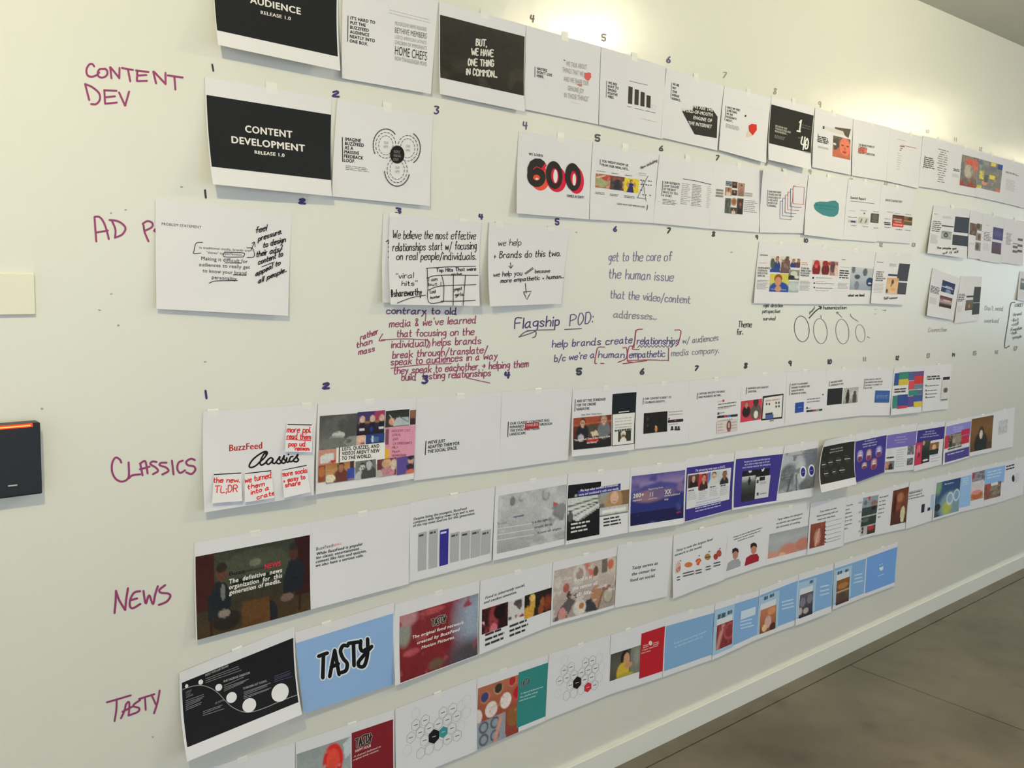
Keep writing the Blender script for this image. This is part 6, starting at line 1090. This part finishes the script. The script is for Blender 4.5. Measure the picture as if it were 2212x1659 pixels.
fr('F3'); pic(s, 138,1392, 508,1850, ('#a8684c','#9a4c3c','#8a3c34'), [('e',.18,.2,.11,.1,'#b8745c'), ('e',.17,.19,.09,.08,'#3a4070'), ('e',.48,.13,.1,.09,'#c09a7c'), ('e',.48,.12,.09,.08,'#33302a'), ('e',.8,.09,.1,.09,'#b8745c'), ('e',.8,.08,.08,.07,'#a82a30'), ('e',.92,.32,.1,.12,'#c04a44'), ('e',.92,.3,.08,.1,'#b02430'), ('e',.33,.43,.14,.13,'#d8ccc8'), ('e',.66,.37,.13,.13,'#dcd2ce'), ('e',.02,.48,.1,.12,'#d8ccc8'), ('p',[(0,.58),(.66,.56),(.68,1),(0,1)],'#8c94a0'), ('o',.16,.68,.09,.08,.25,'#4a505c'), ('o',.42,.67,.09,.08,.25,'#4a505c'), ('o',.16,.88,.09,.08,.25,'#4a505c'), ('o',.42,.88,.09,.08,.25,'#4a505c'), ('e',.86,.68,.16,.17,'#8a5c38'), ('l',.55,.62,.42,1,.05,'#c89080'), ('n',10,.75,'#b87a5c')], .15, cell=1.8, label='photo of baking bowls and a tin')
rect(s, 512,1245, 775,1640, '#33807f', 'printed_teal_panel', 'teal panel'); logo(s, 528,1292, 614,1385, 0, 6, '#8aa8a4', '#2a3c3e')
para(s, ['A channel dedicated and', 'disc, playful, yummy', 'with food content.'], 528,1448, 732,1382, 17, 34, '#c4d8d4', .03, up=(4,-17))
s = mk((1186,1413), (1319,1371), (1314,1501), (1178,1556), 'sheet with a honeycomb diagram, black and red cells', R7, (.006, .006), tape=(.5,))
fr('F3')
cells = [(930,1225),(992,1195),(1125,1155),(1188,1135),(888,1322),(953,1295),(1020,1268),(1088,1245),(1152,1222),(1218,1205),(985,1362),(1118,1310),(1182,1288),(1210,1360),(950,1458),(1018,1435),(1085,1405)]
strokes(s, [hexagon(a, b_, 34, 46)+[hexagon(a, b_, 34, 46)[0]] for a, b_ in cells], 3.5, '#a9a6a4', mark=False, name='printed_honeycomb', sm=False)
strokes(s, [hexagon(a, b_, 34, 46)+[hexagon(a, b_, 34, 46)[0]] for a, b_ in [(932,1130),(1250,1110),(1270,1190),(870,1440),(1250,1290)]], 2.5, '#c8c4c2', mark=False, name='printed_honeycomb', sm=False)
strokes(s, [[(a-14,b_+5),(a+14,b_-5)] for a, b_ in cells[:14]], 5.5, '#5c5958', mark=False, name='printed_small_text', sm=False)
poly(s, hexagon(1048,1338,42,58), '#1e1d1e', 'printed_hexagon', 'black hexagon'); poly(s, hexagon(1146,1380,36,46), '#c0303c', 'printed_hexagon', 'red hexagon'); strokes(s, [[(1034,1342),(1062,1334)], [(1134,1384),(1158,1376)]], 4.5, '#d8d0d0', mark=False, name='printed_small_text')
s = mk((1320,1371), (1438,1333), (1430,1463), (1314,1501), 'sheet with a photo of a child in yellow beside a red panel', R7, (.006, .006), tape=(.3,))
fr('F3'); pic(s, 1358,1080, 1628,1235, ('#4a4640','#55554a','#4c4a40'), [('r',.65,0,1,1,'#77786c'), ('e',.47,.3,.14,.28,'#2a2220'), ('e',.52,.38,.1,.24,'#c49070'), ('e',.42,.8,.2,.35,'#c8a838'), ('e',.58,.6,.14,.1,'#c08a68'), ('e',.5,1,.3,.15,'#a8983c'), ('e',.85,.4,.1,.3,'#8a8a80',.6)], .15, cell=1.5, label='photo of a child in yellow')
rect(s, 1640,888, 1855,1225, '#b3222e', 'printed_red_panel', 'bright red panel'); poly(s, ell(1722,975,17,22,18), '#e8c8c4', 'printed_disc')
for x0, x1, y in [(1655,1700,1000),(1748,1795,975)]: strokes(s, [[(x0,y),(x1,y-12)], [(x0,y+18),(x1,y+4)]], 8, '#d8a8a4', mark=False, name='printed_small_text', sm=False)
para(s, ['A happier channel based', 'family content.'], 1642,1048, 1788,1002, 17, 28, '#e0c0bc', .03, up=(4,-16))
s = mk((1438,1333), (1544,1305), (1537,1425), (1431,1463), 'plain light blue sheet with two pale lines of text, bottom row', R7, (.006, .006), tape=(.5,))
fr('F4'); rect(s, -5,1330, 432,1480, '#7ea4cc', 'printed_blue_ground'); rect(s, -3,1340, 416,1590, '#7ea4cc', 'printed_blue_ground'); para(s, ['Tasty is now inviting friends', 'to eat the same with us.'], 60,1500, 362,1385, 20, 38, '#b8cce0', .03, align='c', up=(5,-19))
def blue_slide(TL, TR, BR, BL, lab, f_, px4, photo, txt, extra=(), lift=(.006, .006)):
    S = mk(TL, TR, BR, BL, lab, R7, lift, tape=(.5,)); fr(f_)
    (x0, y0, x1, y1) = px4; rect(S, x0,y0, x1,y1, '#7fa6d2', 'printed_blue_ground')
    (a, b_, c_, d, bgc, sh) = photo; rect(S, extra[0],extra[1],extra[2],extra[3], '#9fbcd6', 'printed_pale_panel') if extra else None
    rect(S, a,b_-(d-b_)*.32, c_,b_, '#cfd3da', 'printed_panel'); pic(S, a,b_, c_,d, bgc, sh, .15, cell=1.2)
    for (u0_, v0_, u1_, v1_) in extra[4]: greek(S, u0_,v0_, u1_,v1_, 1, '#4a5c6c', .7, .1, 2)
    for i, (tx, ty, w_) in enumerate(txt): strokes(S, [[(tx,ty),(tx+w_,ty-w_*.25)]], 13, '#b4cbe4', mark=False, name='printed_small_text', sm=False)
    return S
s = blue_slide((1545,1303), (1640,1275), (1635,1381), (1538,1426), 'light blue sheet with a pinkish red photo strip, bottom row', 'F4', (446,1182,848,1400),
    (462,1325,600,1490, ('#8a3c3c','#7a3034'), [('l',.1,.9,.4,.1,.12,'#c08a80'), ('o',.8,.4,.3,.3,.2,'#a85058'), ('n',4,.6,'#9a4a50')]), [(680,1250,110),(676,1290,105),(674,1322,100),(680,1350,115)], (440,1185,608,1520, [(470,1215,545,1250),(560,1185,605,1215)]), (.008,.008))
rect(s, 680,1195, 812,1222, '#c4d2e2', 'printed_panel')
s = blue_slide((1641,1273), (1725,1240), (1718,1350), (1635,1381), 'light blue sheet with a warm pastry photo strip, bottom row', 'F4', (855,1048,1208,1262),
    (862,1185,998,1350, ('#b87858','#a8684c','#7a4a34'), [('e',.5,.6,.2,.25,'#c4a09c'), ('e',.3,.8,.15,.15,'#d8b890'), ('e',.8,.85,.2,.15,'#4a3020'), ('e',.7,.2,.25,.15,'#c88a60')]), [(1060,1108,100),(1062,1140,100),(1060,1172,105)], (853,1070,1020,1340, [(895,1055,930,1085),(948,1035,985,1060)]))
s = blue_slide((1726,1240), (1801,1217), (1796,1322), (1718,1352), 'light blue sheet with a dark clasped hands photo strip, bottom row', 'F4', (1215,912,1534,1135),
    (1225,1045,1338,1215, ('#5c5a68','#4a4854','#2c2a34'), [('e',.25,.35,.2,.2,'#7a7480'), ('e',.75,.3,.2,.2,'#7a7480'), ('e',.5,.75,.2,.12,'#b0a0a4'), ('e',.1,.7,.15,.15,'#b8a4a4')]), [(1412,970,75),(1410,1010,78),(1408,1045,80)], (1213,935,1360,1190, [(1315,905,1345,935)]), (.012,.008))
s = blue_slide((1803,1216), (1872,1194), (1866,1290), (1798,1317), 'light blue sheet with a brown baked dish photo strip, bottom row', 'F4', (1545,802,1834,1018),
    (1562,915,1672,1095, ('#8a5c34','#7a4c2c','#6a5040','#3c2c26'), [('e',.5,.28,.4,.12,'#a87440'), ('e',.45,.7,.3,.15,'#55443c'), ('r',0,.45,1,.5,'#b0a090')]), [(1730,862,62),(1728,895,65),(1722,930,80)], (1545,820,1690,1060, [(1570,825,1612,850),(1640,805,1670,830)]))
s = mk((1872,1194), (1940,1170), (1932,1265), (1866,1290), 'plain blue sheet with a small white cup emblem, last in the bottom row', R7, (.006, .008), tape=(.5,))
fr('F4'); rect(s, 1842,700, 2112,920, '#6f9bd8', 'printed_blue_ground'); poly(s, [(1952,792),(1990,780),(1990,805),(1975,822),(1958,815)], '#d4e0f2', 'printed_cup_emblem', 'small white cup emblem')
strokes(s, [[(1955,768),(1962,762)], [(1978,760),(1984,756)]], 6, '#d4e0f2', mark=False, name='printed_line', sm=False); strokes(s, [[(1945,868),(1992,850)]], 8, '#a8c2ea', mark=False, name='printed_line')

# ---------------- sticky notes on the first sheet of the fourth row
def sticky(TL, TR, BR, BL, label, lines, head):
    fr('E1'); uu, vv = S4.uv(P([TL, TR, BR, BL])); dd = S4.d(uu, vv); b0 = float(max(dd[:2]))+.0012
    S = Sheet(TL, TR, BR, BL, label, lift=(float(dd[3])-b0+.010, float(dd[2])-b0+.012), base=b0, top=(0, 0), pw=1.15, wav=0, name='sticky_note', cat='sticky note', group='white sticky notes on one sheet', nu=8, tape=())
    (a, b_, c_, d) = head; strokes(S, [[(a,b_),(c_,d)]], 10, '#333', mark=False, name='printed_header_line')
    for t, x0, y0, x1, y1, h in lines: hand(S, t, x0,y0, x1,y1, h, 8.5, '#cf2b30', mark=False, name='handwriting')
    return S
sticky((848,225),(1090,232),(1080,497),(832,492), 'sticky note with an underlined red phrase, highest of the four notes', [('more ppl.',850,315,1065,315,52),('read them',850,372,1065,380,50),('pop ud',865,440,1015,440,42),('reason.',925,478,1055,478,35)], (858,242,1075,246))
fr('E1'); strokes(SHEETS[-1], [[(835,378),(1070,390)]], 6, '#cf2b30', mark=False, name='handwriting')
sticky((180,685),(432,680),(440,945),(163,967), 'sticky note with two short red words, lowest left of the four', [('the new.',175,775,410,772,45),('TL;DR',185,870,392,860,62)], (182,702,425,688))
sticky((463,690),(708,660),(735,915),(463,958), 'sticky note with four lines of red writing, second from the left', [('we turned',465,780,705,730,52),('them',490,835,640,805,40),('into a',520,885,680,840,42),('crate',575,930,735,885,40)], (468,692,702,667))
sticky((803,660),(1030,612),(1070,862),(825,917), 'sticky note with three red lines, tilted, rightmost below the script word', [('more social',805,722,1040,680,45),('+ easy to',820,775,1015,740,40),('share',835,818,970,795,42)], (808,660,1030,618))
fr('N')
